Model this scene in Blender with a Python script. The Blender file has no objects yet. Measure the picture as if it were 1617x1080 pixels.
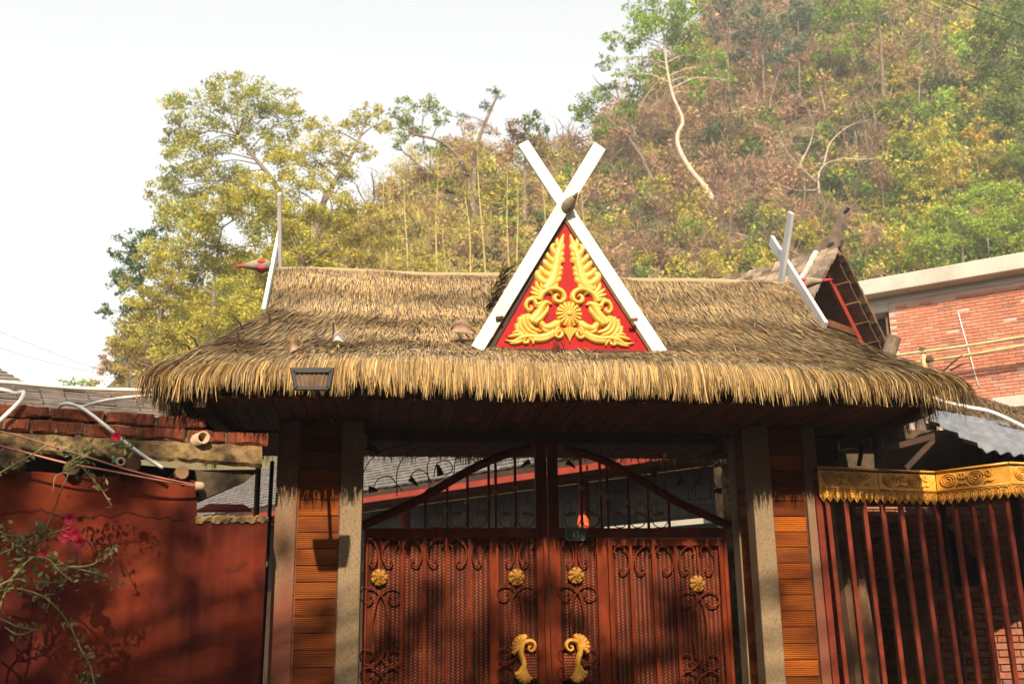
import bpy, math, random
import numpy as np
from mathutils import Vector, Matrix
R = math.radians
rng = np.random.default_rng(7)
random.seed(7)
sc = bpy.context.scene
col = sc.collection

# ------------------------------------------------------------------ camera
F_PX, W_PX, H_PX = 1680.0, 1617.0, 1080.0
PITCH, YAW, ROLL = R(15.0), R(7.3), R(0.7)
CAM = np.array([-1.1, -8.0, 1.6])
FW = np.array([math.sin(YAW)*math.cos(PITCH), math.cos(YAW)*math.cos(PITCH), math.sin(PITCH)])
_r0 = np.array([math.cos(YAW), -math.sin(YAW), 0.0]); _u0 = np.cross(_r0, FW)
RT = _r0*math.cos(ROLL) - _u0*math.sin(ROLL)
UP = _u0*math.cos(ROLL) + _r0*math.sin(ROLL)
cd = bpy.data.cameras.new('camera'); cam = bpy.data.objects.new('camera', cd); col.objects.link(cam)
cd.sensor_width = 36.0; cd.lens = 36.0*F_PX/W_PX
cd.clip_start = 0.1; cd.clip_end = 2000
cd.dof.use_dof = True; cd.dof.focus_distance = 9.0; cd.dof.aperture_fstop = 2.8
cam.matrix_world = Matrix(((RT[0], UP[0], -FW[0], CAM[0]), (RT[1], UP[1], -FW[1], CAM[1]),
                           (RT[2], UP[2], -FW[2], CAM[2]), (0, 0, 0, 1)))
sc.camera = cam

# ------------------------------------------------------------------ sky, sun, exposure
SUN = Vector((0.07, 1.0, -0.70)).normalized()          # direction the light travels
world = bpy.data.worlds.new('World'); sc.world = world; world.use_nodes = True
wn = world.node_tree; wn.nodes.clear()
sky = wn.nodes.new('ShaderNodeTexSky'); sky.sky_type = 'NISHITA'; sky.sun_disc = False
sky.sun_elevation = math.asin(-SUN.z); sky.sun_rotation = math.atan2(-SUN.x, -SUN.y)
sky.air_density = 2.6; sky.dust_density = 1.0; sky.ozone_density = 2.0
hs = wn.nodes.new('ShaderNodeHueSaturation'); hs.inputs['Saturation'].default_value = 0.14
bg = wn.nodes.new('ShaderNodeBackground'); bg.inputs['Strength'].default_value = 0.135
wo = wn.nodes.new('ShaderNodeOutputWorld')
wn.links.new(sky.outputs[0], hs.inputs['Color']); wn.links.new(hs.outputs[0], bg.inputs['Color'])
wn.links.new(bg.outputs[0], wo.inputs['Surface'])
sl = bpy.data.lights.new('sun', 'SUN'); sl.energy = 5.0; sl.angle = R(0.6); sl.color = (1.0, 0.86, 0.66)
so = bpy.data.objects.new('sun', sl); col.objects.link(so)
so.rotation_euler = SUN.to_track_quat('-Z', 'Y').to_euler(); so.location = (0, -20, 30)
vs = sc.view_settings; sc.display_settings.display_device = 'sRGB'
vs.view_transform = 'Standard'; vs.look = 'None'; vs.gamma = 1.0; vs.use_curve_mapping = False
vs.exposure = 0.85
cy = sc.cycles; cy.max_bounces = 6; cy.diffuse_bounces = 3; cy.glossy_bounces = 2
cy.transmission_bounces = 3; cy.volume_bounces = 1; cy.transparent_max_bounces = 4
cy.use_denoising = True; cy.caustics_reflective = False; cy.caustics_refractive = False

# ------------------------------------------------------------------ measuring helpers: photo pixel + real plane -> world point
def ray(px, py): return FW*F_PX + RT*(px-808.5) + UP*(540.0-py)
def PY(px, py, Y): d = ray(px, py); return CAM + d*((Y-CAM[1])/d[1])
def PX(px, py, X): d = ray(px, py); return CAM + d*((X-CAM[0])/d[0])
def PZ(px, py, Z): d = ray(px, py); return CAM + d*((Z-CAM[2])/d[2])
def PP(px, py, p0, n): d = ray(px, py); return CAM + d*(np.dot(np.asarray(p0)-CAM, n)/np.dot(d, n))
def proj(p):
    v = np.asarray(p, float)-CAM; z = v@FW
    return 808.5+F_PX*(v@RT)/z, 540.0-F_PX*(v@UP)/z
def unit(v): v = np.asarray(v, float); return v/np.linalg.norm(v)
def catmull(pts, n=6):
    P = [np.asarray(p, float) for p in pts]
    if len(P) < 3: return P
    P = [2*P[0]-P[1]] + P + [2*P[-1]-P[-2]]; out = []
    for i in range(1, len(P)-2):
        for k in range(n):
            t = k/n; a, b, c, d = P[i-1], P[i], P[i+1], P[i+2]
            out.append(.5*((2*b)+(-a+c)*t+(2*a-5*b+4*c-d)*t*t+(-a+3*b-3*c+d)*t**3))
    out.append(P[-2]); return out

# ------------------------------------------------------------------ objects
ORG = {}
def tag(o, label=None, cat=None, group=None, kind=None):
    if label: o['label'] = label
    if cat: o['category'] = cat
    if group: o['group'] = group
    if kind: o['kind'] = kind
    return o
def thing(name, loc, label, cat, group=None):
    o = bpy.data.objects.new(name, None); col.objects.link(o); o.empty_display_size = .2
    o.location = tuple(loc); ORG[o] = np.asarray(loc, float)
    return tag(o, label, cat, group)
def link(o, parent, org):
    col.objects.link(o); org = np.asarray(org, float); ORG[o] = org
    if parent is not None:
        o.parent = parent; o.location = tuple(org-ORG[parent])
    else: o.location = tuple(org)
    return o
def frame3(x, y, z): return Matrix(((x[0], y[0], z[0]), (x[1], y[1], z[1]), (x[2], y[2], z[2])))
class MB:
    def __init__(s): s.v = []; s.f = []; s.c = []
    def add(s, V, Fc):
        o = len(s.v); s.v += [tuple(map(float, p)) for p in V]; s.f += [tuple(i+o for i in f) for f in Fc]; return s
    def box(s, c, d, ax=None):
        c = np.asarray(c, float); X, Y, Z = ax if ax is not None else np.eye(3)
        X = np.asarray(X)*d[0]/2; Y = np.asarray(Y)*d[1]/2; Z = np.asarray(Z)*d[2]/2
        V = [c+a*X+b*Y+e*Z for e in (-1, 1) for b in (-1, 1) for a in (-1, 1)]
        return s.add(V, [(0, 2, 3, 1), (4, 5, 7, 6), (0, 1, 5, 4), (2, 6, 7, 3), (0, 4, 6, 2), (1, 3, 7, 5)])
    def span(s, a, b): a = np.asarray(a, float); b = np.asarray(b, float); return s.box((a+b)/2, np.abs(b-a))
    def bar(s, a, b, w, h, up=(0, 0, 1)):
        a = np.asarray(a, float); b = np.asarray(b, float); L = np.linalg.norm(b-a); x = (b-a)/L
        y = np.cross(up, x); y = unit(y); z = np.cross(x, y); return s.box((a+b)/2, (L, w, h), (x, y, z))
    def tube(s, pts, r, n=8, cap=True, sx=1.0):
        P = [np.asarray(p, float) for p in pts]; m = len(P)
        rr = r if hasattr(r, '__len__') else [r]*m
        T = [unit(P[min(i+1, m-1)]-P[max(i-1, 0)]) for i in range(m)]
        a = np.array([0, 0, 1.]) if abs(T[0][2]) < .9 else np.array([1., 0, 0])
        N = unit(np.cross(T[0], a)); V = []; Fc = []
        for i in range(m):
            N = unit(N-T[i]*np.dot(N, T[i])); B = np.cross(T[i], N)
            for k in range(n):
                t = 2*math.pi*k/n; V.append(P[i]+rr[i]*(math.cos(t)*N*sx+math.sin(t)*B))
        for i in range(m-1):
            for k in range(n): k2 = (k+1) % n; Fc.append((i*n+k, i*n+k2, (i+1)*n+k2, (i+1)*n+k))
        if cap: Fc.append(tuple(range(n-1, -1, -1))); Fc.append(tuple((m-1)*n+k for k in range(n)))
        return s.add(V, Fc)
    def prism(s, poly, off):      # poly: 3D outline, off: extrusion vector
        n = len(poly); P = [np.asarray(p, float) for p in poly]; o = np.asarray(off, float)
        Fc = [tuple(range(n)), tuple(range(2*n-1, n-1, -1))]+[(i, i+n, (i+1) % n+n, (i+1) % n) for i in range(n)]
        return s.add(P+[p+o for p in P], Fc)
    def quad(s, a, b, c, d): return s.add([a, b, c, d], [(0, 1, 2, 3)])
    def tongue(s, path, w, h, Y0=0., n=5, tip=.12):   # carved lobe lying on a wall facing -Y; path in (x,z)
        P = catmull(path, 5); m = len(P); V = []; Fc = []; k = 6
        ws = w if hasattr(w, '__len__') else (w, w*tip)
        for i, p in enumerate(P):
            t = i/(m-1); d = P[min(i+1, m-1)]-P[max(i-1, 0)]; d = d/max(np.linalg.norm(d), 1e-9); nn = np.array([-d[1], d[0]])
            wt = (ws[0]+(ws[1]-ws[0])*t)*.5
            if tip < .5: wt *= min(1, (1-t)*5+.30)
            for j in range(k):
                a = -1+2*j/(k-1); q = p+nn*a*wt
                y = -h*max(0, 1-a*a)**.5*(0.6+.4*min(1, (1-t)*3)) if 0 < j < k-1 else .004
                V.append((q[0], Y0+y, q[1]))
        for i in range(m-1):
            for j in range(k-1): Fc.append((i*k+j, i*k+j+1, (i+1)*k+j+1, (i+1)*k+j))
        Fc.append(tuple(range(k-1, -1, -1))); Fc.append(tuple((m-1)*k+j for j in range(k)))
        return s.add(V, Fc)
    def mesh(s, name, org, mat=None, smooth=False):
        me = bpy.data.meshes.new(name); o = np.asarray(org, float)
        V = np.array(s.v, float)-o; me.from_pydata(V.tolist(), [], s.f)
        if mat: me.materials.append(mat)
        if smooth: me.polygons.foreach_set('use_smooth', [True]*len(me.polygons))
        me.update(); return me
    def build(s, name, mat, parent=None, smooth=False, bevel=0., org=None, recalc=True):
        V = np.array(s.v, float)
        if org is None:
            lo = V.min(0); hi = V.max(0); org = np.array([(lo[0]+hi[0])/2, (lo[1]+hi[1])/2, lo[2] if parent is None else (lo[2]+hi[2])/2])
        me = s.mesh(name, org, mat, smooth)
        if recalc: fixn(me)
        o = bpy.data.objects.new(name, me); link(o, parent, org)
        if bevel:
            b = o.modifiers.new('bevel', 'BEVEL'); b.width = bevel; b.segments = 2; b.limit_method = 'ANGLE'
        return o
def fixn(me):
    import bmesh
    bm = bmesh.new(); bm.from_mesh(me); bmesh.ops.recalc_face_normals(bm, faces=bm.faces); bm.to_mesh(me); bm.free()
def inst(name, me, parent, org, rot=None, scale=(1, 1, 1)):
    o = bpy.data.objects.new(name, me); link(o, parent, org)
    if rot is not None: o.rotation_euler = rot.to_euler() if hasattr(rot, 'to_euler') else rot
    o.scale = scale; return o
def beveled_box(name, d, mat, b=.004):
    import bmesh
    me = bpy.data.meshes.new(name); bm = bmesh.new(); bmesh.ops.create_cube(bm, size=1)
    bmesh.ops.scale(bm, vec=d, verts=bm.verts)
    bmesh.ops.bevel(bm, geom=bm.edges[:], offset=b, segments=1, affect='EDGES'); bm.to_mesh(me); bm.free()
    me.materials.append(mat); return me
def npmesh(name, V, Q, C=None, mat=None, smooth=False):      # fast quad mesh with point colours
    me = bpy.data.meshes.new(name); V = np.ascontiguousarray(V, np.float32); Q = np.ascontiguousarray(Q, np.int32)
    me.vertices.add(len(V)); me.vertices.foreach_set('co', V.ravel())
    me.loops.add(Q.size); me.loops.foreach_set('vertex_index', Q.ravel())
    me.polygons.add(len(Q)); me.polygons.foreach_set('loop_start', np.arange(0, Q.size, Q.shape[1], dtype=np.int32))
    me.polygons.foreach_set('loop_total', np.full(len(Q), Q.shape[1], np.int32))
    if smooth: me.polygons.foreach_set('use_smooth', np.ones(len(Q), bool))
    if C is not None:
        a = me.color_attributes.new('tint', 'FLOAT_COLOR', 'POINT')
        a.data.foreach_set('color', np.ascontiguousarray(np.c_[C, np.ones(len(C))], np.float32).ravel())
    if mat: me.materials.append(mat)
    me.update(calc_edges=True); return me

# ------------------------------------------------------------------ materials
def nn(nt, t, **k):
    n = nt.nodes.new(t)
    for a, b in k.items(): setattr(n, a, b)
    return n
def ramp(nt, src, stops):
    r = nn(nt, 'ShaderNodeValToRGB'); e = r.color_ramp.elements
    while len(e) < len(stops): e.new(.5)
    for el, (p, c) in zip(e, stops): el.position = p; el.color = (*c, 1) if len(c) == 3 else c
    nt.links.new(src, r.inputs[0]); return r.outputs[0]
def mixc(nt, fac, a, b, mode='MIX'):
    m = nn(nt, 'ShaderNodeMix', data_type='RGBA', blend_type=mode)
    for s, v in ((0, fac), (6, a), (7, b)):
        if isinstance(v, bpy.types.NodeSocket): nt.links.new(v, m.inputs[s])
        else: m.inputs[s].default_value = (*v, 1) if hasattr(v, '__len__') else v
    return m.outputs[2]
def noise(nt, vec, scale, detail=5, rough=.6, dist=0.):
    n = nn(nt, 'ShaderNodeTexNoise'); n.inputs['Scale'].default_value = scale; n.inputs['Detail'].default_value = detail
    n.inputs['Roughness'].default_value = rough; n.inputs['Distortion'].default_value = dist
    nt.links.new(vec, n.inputs['Vector']); return n.outputs[0]
def coords(nt, stretch=(1, 1, 1), rnd=True, kind='Object'):
    tc = nn(nt, 'ShaderNodeTexCoord'); mp = nn(nt, 'ShaderNodeMapping'); mp.inputs['Scale'].default_value = stretch
    nt.links.new(tc.outputs[kind], mp.inputs['Vector'])
    if rnd:
        oi = nn(nt, 'ShaderNodeObjectInfo'); m = nn(nt, 'ShaderNodeMath', operation='MULTIPLY'); m.inputs[1].default_value = 40.
        nt.links.new(oi.outputs['Random'], m.inputs[0]); cb = nn(nt, 'ShaderNodeCombineXYZ')
        for i in range(3): nt.links.new(m.outputs[0], cb.inputs[i])
        nt.links.new(cb.outputs[0], mp.inputs['Location'])
    return mp.outputs[0]
def base(name, rough=.8, metal=0., spec=.3):
    m = bpy.data.materials.new(name); m.use_nodes = True; nt = m.node_tree; b = nt.nodes['Principled BSDF']
    b.inputs['Roughness'].default_value = rough; b.inputs['Metallic'].default_value = metal
    b.inputs['Specular IOR Level'].default_value = spec; return m, nt, b
def bumpn(nt, b, h, strength, dist=.01):
    bp = nn(nt, 'ShaderNodeBump'); bp.inputs['Strength'].default_value = strength; bp.inputs['Distance'].default_value = dist
    nt.links.new(h, bp.inputs['Height']); nt.links.new(bp.outputs[0], b.inputs['Normal'])
def M(name, stops, scale=4, rough=.8, bump=.3, bscale=60, stretch=(1, 1, 1), metal=0., spec=.3, dist=0., speck=None, rnd=True, detail=6, bdist=.006, ov=0.):
    m, nt, b = base(name, rough, metal, spec); v = coords(nt, stretch, rnd)
    n = noise(nt, v, scale, detail, .65, dist); c = ramp(nt, n, stops)
    if speck:
        s = noise(nt, v, speck[1], 2, .5); f = ramp(nt, s, [(speck[2], (0, 0, 0)), (speck[2]+.08, (1, 1, 1))]); c = mixc(nt, f, c, speck[0])
    if ov:
        oi = nn(nt, 'ShaderNodeObjectInfo'); c = mixc(nt, 1.0, c, ramp(nt, oi.outputs['Random'], [(0, (1-ov,)*3), (1, (1+ov*.8,)*3)]), 'MULTIPLY')
    nt.links.new(c, b.inputs['Base Color'])
    if bump: bumpn(nt, b, noise(nt, v, bscale, 4, .6), bump, bdist)
    return m
def G3(a, b, c): return [(.25, a), (.5, b), (.75, c)]
HAZE = True
MAT = {}
MAT['ground'] = M('ground_asphalt', G3((.05, .045, .04), (.075, .068, .06), (.10, .09, .08)), 1.5, .9, .4, 30)
MAT['hill'] = M('hill_soil', G3((.05, .045, .018), (.10, .08, .035), (.15, .11, .055)), .4, .95, .5, 3)
MAT['white'] = M('white_paint', [(.22, (.30, .26, .20)), (.34, (.50, .47, .41)), (.5, (.585, .565, .515)), (.75, (.61, .59, .545))], 9, .55, .2, 30, (1, 1, .35), detail=8)
MAT['metal_white'] = M('grey_white_paint', [(.2, (.40, .39, .37)), (.5, (.54, .53, .51)), (.75, (.59, .58, .56))], 4, .5, .1, 30)
MAT['red_panel'] = M('red_lacquer', [(.25, (.22, .004, .005)), (.45, (.31, .006, .007)), (.6, (.35, .008, .009)), (.8, (.30, .014, .012))], 3, .5, .1, 40, spec=.12)
MAT['gold'] = M('gold_paint', [(.25, (.42, .21, .025)), (.45, (.58, .33, .045)), (.6, (.64, .39, .065)), (.8, (.52, .33, .09))], 12, .42, .15, 50, spec=.5)
MAT['gold_orange'] = M('orange_gold_paint', [(.25, (.50, .20, .02)), (.5, (.72, .34, .04)), (.75, (.80, .44, .08))], 12, .4, .15, 50, spec=.5)
MAT['iron'] = M('red_brown_iron_paint', [(.2, (.04, .009, .004)), (.45, (.12, .020, .006)), (.62, (.20, .034, .009)), (.8, (.07, .018, .008))], 7, .5, .25, 60, (1, 1, .3), spec=.06)
MAT['iron_plate'] = M('red_brown_plate_paint', [(.25, (.018, .005, .002)), (.5, (.060, .012, .004)), (.75, (.115, .024, .008))], 3.5, .45, .2, 50, spec=.08)
MAT['rib'] = M('worn_rib_paint', [(.3, (.10, .022, .009)), (.5, (.22, .05, .019)), (.75, (.36, .11, .045))], 6, .4, .1, 50, spec=.3)
MAT['dark_iron'] = M('dark_bronze_iron', G3((.03, .016, .01), (.06, .028, .016), (.10, .05, .02)), 20, .5, .2, 60)
MAT['old_gold'] = M('worn_gold_paint', G3((.10, .042, .006), (.28, .125, .014), (.40, .19, .028)), 30, .45, .2, 60)
MAT['red_metal'] = M('red_brown_bar_paint', [(.2, (.08, .014, .007)), (.5, (.15, .027, .013)), (.8, (.20, .042, .022))], 8, .45, .15, 50, spec=.12)
MAT['soffit'] = M('soffit_wood', [(.25, (.025, .009, .004)), (.45, (.10, .032, .011)), (.6, (.15, .05, .016)), (.8, (.05, .018, .007))], 3, .7, .3, 40, (6, .7, 6), dist=.6, ov=.3)
MAT['dark_wood'] = M('dark_stained_wood', G3((.025, .012, .007), (.05, .024, .012), (.08, .04, .02)), 4, .7, .3, 50, (1, 1, 1))
MAT['red_wood'] = M('red_painted_timber', [(.25, (.16, .022, .012)), (.5, (.28, .036, .018)), (.8, (.34, .06, .03))], 4, .6, .3, 40, (1, 1, 1))
MAT['old_wood'] = M('weathered_shingle_wood', [(.25, (.06, .038, .025)), (.45, (.17, .115, .075)), (.62, (.27, .20, .14)), (.8, (.12, .08, .05))], 5, .9, .6, 30, (1, 1, 1), ov=.5)
MAT['under_wood'] = M('brown_shingle_wood', [(.25, (.06, .03, .016)), (.5, (.15, .08, .04)), (.8, (.24, .14, .07))], 5, .9, .5, 30, ov=.5)
MAT['tile'] = M('pale_weathered_roof_tile', [(.25, (.07, .06, .052)), (.5, (.145, .13, .118)), (.75, (.22, .20, .182))], 6, .9, .4, 40)
MAT['tile_dark'] = M('dark_weathered_roof_tile', [(.25, (.07, .055, .048)), (.5, (.16, .13, .115)), (.75, (.25, .21, .19))], 6, .9, .5, 40)
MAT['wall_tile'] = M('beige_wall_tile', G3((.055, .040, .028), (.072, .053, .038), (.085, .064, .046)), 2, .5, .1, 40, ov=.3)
MAT['pvc'] = M('white_pvc', G3((.50, .46, .40), (.68, .65, .60), (.74, .72, .68)), 5, .45, .1, 40)
MAT['clay'] = M('tan_clay', G3((.32, .20, .11), (.45, .30, .18), (.52, .37, .24)), 8, .8, .3, 40)
MAT['mortar'] = M('mud_mortar', [(.30, (.03, .02, .011)), (.45, (.11, .07, .032)), (.58, (.25, .155, .065)), (.75, (.08, .055, .03))], 7, .95, .8, 25, bdist=.02)
MAT['adobe_brick'] = M('old_red_brick', [(.28, (.03, .016, .010)), (.42, (.12, .032, .014)), (.56, (.23, .055, .02)), (.72, (.075, .04, .024))], 7, .95, .9, 28, bdist=.015, ov=.3)
MAT['concrete'] = M('raw_concrete', [(.2, (.30, .26, .21)), (.5, (.45, .40, .33)), (.8, (.53, .48, .41))], 1.2, .9, .4, 12)
MAT['bricklay'] = M('pale_mortar', G3((.40, .25, .18), (.50, .33, .25), (.58, .44, .35)), 3, .95, .5, 30)
MAT['bamboo'] = M('dry_bamboo', G3((.36, .25, .10), (.50, .37, .17), (.58, .45, .24)), 6, .6, .1, 40)
MAT['culm'] = M('yellow_green_culm', G3((.26, .22, .05), (.40, .33, .10), (.48, .38, .15)), 1, .6, .1, 10)
MAT['black'] = M('black_plastic', G3((.012, .010, .009), (.022, .018, .016), (.03, .026, .022)), 8, .5, .1, 60)
MAT['glass_lamp'] = M('dusty_lamp_reflector', G3((.09, .055, .03), (.16, .105, .06), (.22, .15, .09)), 14, .25, .1, 40, spec=.6)
MAT['plate_green'] = M('green_enamel', G3((.012, .05, .032), (.018, .065, .042), (.025, .08, .05)), 6, .35, .05, 40, spec=.5)
MAT['plate_ink'] = M('cream_lettering', G3((.48, .42, .28), (.56, .50, .34), (.6, .54, .4)), 6, .5, 0)
MAT['cable_red'] = M('red_brown_cable', G3((.30, .10, .06), (.42, .16, .10), (.48, .22, .15)), 6, .6, .1, 40)
MAT['cable_black'] = M('black_cable', G3((.02, .02, .02), (.03, .03, .03), (.04, .04, .04)), 6, .6, 0)
MAT['bird'] = M('carved_bird_wood', [(.25, (.10, .075, .05)), (.5, (.24, .19, .13)), (.8, (.34, .28, .2))], 14, .8, .4, 40)
MAT['bird_red'] = M('bird_red_paint', G3((.35, .02, .03), (.48, .03, .05), (.55, .06, .07)), 10, .6, .2, 40)
MAT['thatch_bed'] = M('thatch_bed', G3((.05, .032, .016), (.10, .066, .032), (.15, .10, .05)), 20, .95, .8, 60)
MAT['dry_leaf'] = M('dry_leaf', G3((.16, .09, .05), (.30, .19, .12), (.40, .29, .21)), 14, .8, .4, 40)
MAT['bark'] = M('grey_brown_bark', [(.25, (.08, .055, .04)), (.5, (.17, .125, .09)), (.8, (.26, .2, .15))], 4, .95, .6, 12, (1, 1, .4))
MAT['bark_pale'] = M('pale_bark', [(.25, (.28, .21, .14)), (.5, (.46, .37, .27)), (.8, (.55, .46, .36))], 3, .9, .5, 8)
MAT['cloth'] = M('dark_navy_cloth', G3((.008, .009, .014), (.014, .015, .022), (.02, .02, .03)), 6, .9, .2, 40)
MAT['lantern'] = M('orange_red_paper', G3((.5, .05, .015), (.62, .08, .025), (.68, .11, .03)), 6, .6, .1, 40)
MAT['sheet_roof'] = M('blue_grey_glazed_sheet', [(.25, (.08, .085, .095)), (.5, (.15, .155, .17)), (.75, (.22, .225, .235))], 3, .36, .15, 20, spec=.6)
MAT['netting'] = M('dark_palm_fibre', G3((.04, .026, .016), (.08, .054, .032), (.12, .085, .05)), 20, .95, .6, 60)
MAT['rose'] = M('crimson_petal', G3((.16, .002, .010), (.28, .003, .022), (.38, .008, .04)), 30, .6, .1, 40)
MAT['stem'] = M('rose_stem', G3((.14, .11, .035), (.22, .18, .06), (.28, .22, .09)), 8, .7, .1, 40)
MAT['haze_none'] = None

def wood_plank():
    m, nt, b = base('burnt_grain_plank', .6, 0, .06); v = coords(nt, (1.1, 5, 5))
    w = nn(nt, 'ShaderNodeTexWave', wave_type='BANDS', bands_direction='Z'); w.inputs['Scale'].default_value = 4.5
    w.inputs['Distortion'].default_value = 6; w.inputs['Detail'].default_value = 3; w.inputs['Detail Scale'].default_value = .7
    nt.links.new(v, w.inputs['Vector'])
    c = ramp(nt, w.outputs[0], [(.0, (.05, .011, .003)), (.28, (.22, .055, .006)), (.75, (.37, .108, .011))])
    big = noise(nt, v, .9, 3); c = mixc(nt, ramp(nt, big, [(.33, (0, 0, 0)), (.60, (.9, .9, .9))]), c, (.085, .02, .005))
    oi = nn(nt, 'ShaderNodeObjectInfo'); k = ramp(nt, oi.outputs['Random'], [(0, (.62, .5, .45)), (.5, (1, 1, 1)), (1, (1.2, 1.05, .85))])
    c = mixc(nt, 1.0, c, k, 'MULTIPLY'); nt.links.new(c, b.inputs['Base Color']); bumpn(nt, b, w.outputs[0], .25, .004); return m
MAT['plank'] = wood_plank()
def stone_post(name, mottle):
    m, nt, b = base(name, .8, 0, .2); v = coords(nt, (1, 1, .35)); f = noise(nt, v, 230, 3, .6)
    c = ramp(nt, f, [(.32, (.11, .062, .027)), (.46, (.205, .138, .074)), (.62, (.26, .185, .108))])
    if mottle:
        v2 = coords(nt, (1, 1, .3), False); g = noise(nt, v2, 2.2, 3); c = mixc(nt, ramp(nt, g, [(.36, (0, 0, 0)), (.55, (.85, .85, .85))]), c, (.16, .038, .02))  # reddish noise patches mixed over the stone colour
    nt.links.new(c, b.inputs['Base Color']); bumpn(nt, b, f, .3, .003); return m
MAT['post'] = stone_post('speckled_stone_paint', False); MAT['post_red'] = stone_post('red_mottled_stone_paint', True)
def red_plaster():
    m, nt, b = base('red_ochre_plaster', .9, 0, .03); v = coords(nt, (1, 1, 1), False)
    c = ramp(nt, noise(nt, v, 1.6, 7, .62, .4), [(.28, (.030, .007, .006)), (.43, (.070, .012, .008)), (.55, (.125, .020, .009)), (.64, (.165, .030, .012)), (.75, (.10, .034, .026))])
    vs_ = coords(nt, (5, 5, .6), False); c = mixc(nt, ramp(nt, noise(nt, vs_, 1.5, 5), [(.5, (0, 0, 0)), (.75, (.55, .55, .55))]), c, (.17, .042, .018))
    c = mixc(nt, ramp(nt, noise(nt, v, 4.5, 3, .5, .8), [(.62, (0, 0, 0)), (.68, (.6, .6, .6))]), c, (.05, .012, .010))
    # hairline crack wandering along the wall
    tc = nn(nt, 'ShaderNodeTexCoord'); sp = nn(nt, 'ShaderNodeSeparateXYZ'); nt.links.new(tc.outputs['Object'], sp.inputs[0])
    cx = nn(nt, 'ShaderNodeCombineXYZ'); nt.links.new(sp.outputs[0], cx.inputs[0])
    w = noise(nt, cx.outputs[0], 3.5, 8, .62)
    a = nn(nt, 'ShaderNodeMath', operation='MULTIPLY_ADD'); a.inputs[1].default_value = .30; a.inputs[2].default_value = CRACK_Z-.15; nt.links.new(w, a.inputs[0])
    d = nn(nt, 'ShaderNodeMath', operation='SUBTRACT'); nt.links.new(sp.outputs[2], d.inputs[0]); nt.links.new(a.outputs[0], d.inputs[1])
    e = nn(nt, 'ShaderNodeMath', operation='ABSOLUTE'); nt.links.new(d.outputs[0], e.inputs[0])
    k = ramp(nt, e.outputs[0], [(.003, (1, 1, 1)), (.008, (0, 0, 0))]); c = mixc(nt, k, c, (.03, .01, .007))
    nt.links.new(c, b.inputs['Base Color']); bumpn(nt, b, noise(nt, v, 26, 6, .6), .35, .012); return m
CRACK_Z = 2.33
MAT['plaster'] = red_plaster()
def brick_mat(name, stops, rough=.9):
    m, nt, b = base(name, rough, 0, .2); v = coords(nt)
    oi = nn(nt, 'ShaderNodeObjectInfo'); ge = nn(nt, 'ShaderNodeNewGeometry')
    ad = nn(nt, 'ShaderNodeMath', operation='ADD'); nt.links.new(oi.outputs['Random'], ad.inputs[0]); nt.links.new(ge.outputs['Random Per Island'], ad.inputs[1])
    fr = nn(nt, 'ShaderNodeMath', operation='FRACT'); nt.links.new(ad.outputs[0], fr.inputs[0])
    c = ramp(nt, fr.outputs[0], stops); d = noise(nt, v, 14, 5); c = mixc(nt, ramp(nt, d, [(.4, (0, 0, 0)), (.75, (.5, .5, .5))]), c, (.42, .27, .2))
    nt.links.new(c, b.inputs['Base Color']); bumpn(nt, b, noise(nt, v, 60, 3), .4, .006); return m
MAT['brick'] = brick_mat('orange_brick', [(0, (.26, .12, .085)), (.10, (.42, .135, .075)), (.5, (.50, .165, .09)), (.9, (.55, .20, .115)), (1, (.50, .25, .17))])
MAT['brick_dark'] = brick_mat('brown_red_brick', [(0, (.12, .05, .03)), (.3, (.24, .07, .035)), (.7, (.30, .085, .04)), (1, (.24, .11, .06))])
def leaf_mat(name, trans=.35, rough=.6):
    m = bpy.data.materials.new(name); m.use_nodes = True; nt = m.node_tree; nt.nodes.clear()
    at = nn(nt, 'ShaderNodeAttribute', attribute_name='tint'); o = nn(nt, 'ShaderNodeOutputMaterial')
    d = nn(nt, 'ShaderNodeBsdfDiffuse'); t = nn(nt, 'ShaderNodeBsdfTranslucent'); mx = nn(nt, 'ShaderNodeMixShader'); mx.inputs[0].default_value = trans
    nt.links.new(at.outputs['Color'], d.inputs['Color']); nt.links.new(at.outputs['Color'], t.inputs['Color'])
    nt.links.new(d.outputs[0], mx.inputs[1]); nt.links.new(t.outputs[0], mx.inputs[2]); nt.links.new(mx.outputs[0], o.inputs['Surface']); return m
MAT['leaf'] = leaf_mat('leaf', .42); MAT['straw'] = leaf_mat('straw', .12); MAT['twig'] = leaf_mat('twig', 0.)
# ================================================================== SETTING: ground and hill
g = MB(); g.quad((-140, -70, 0), (140, -70, 0), (140, 130, 0), (-140, 130, 0)); g.build('ground', MAT['ground'], org=(0, 0, 0)); tag(bpy.data.objects['ground'], kind='structure')
def vnoise(x, y, s=0):
    return (np.sin(x*.31+1.7*np.sin(y*.23+s)+s)+np.sin(y*.37+1.3*np.sin(x*.19-s)))*.5
def hillz(x, y):
    x = np.asarray(x, float); y = np.asarray(y, float)
    crest = np.interp(x, [-17, -13, -8, 2, 10, 35, 70], [-1, 6, 17, 26.5, 32, 64, 72])
    foot = 15+.9*np.clip(x-2, 0, 13)
    z = np.minimum((y-foot)*np.clip(.80+.0105*x, .5, 1.3), crest+vnoise(x*.6, y*.6)*1.2)
    return np.maximum(z+vnoise(x*.9, y*.9, 2)*.5, -.6)
n1, n2 = 110, 90
xs = np.linspace(-60, 100, n1); ys = np.linspace(12, 120, n2); XX, YY = np.meshgrid(xs, ys); ZZ = hillz(XX, YY)
V = np.c_[XX.ravel(), YY.ravel(), ZZ.ravel()]; ii = np.arange(n1*(n2-1)).reshape(n2-1, n1)[:, :-1].ravel()
me = npmesh('hill', V, np.c_[ii, ii+1, ii+n1+1, ii+n1], None, MAT['hill'], True)
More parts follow.
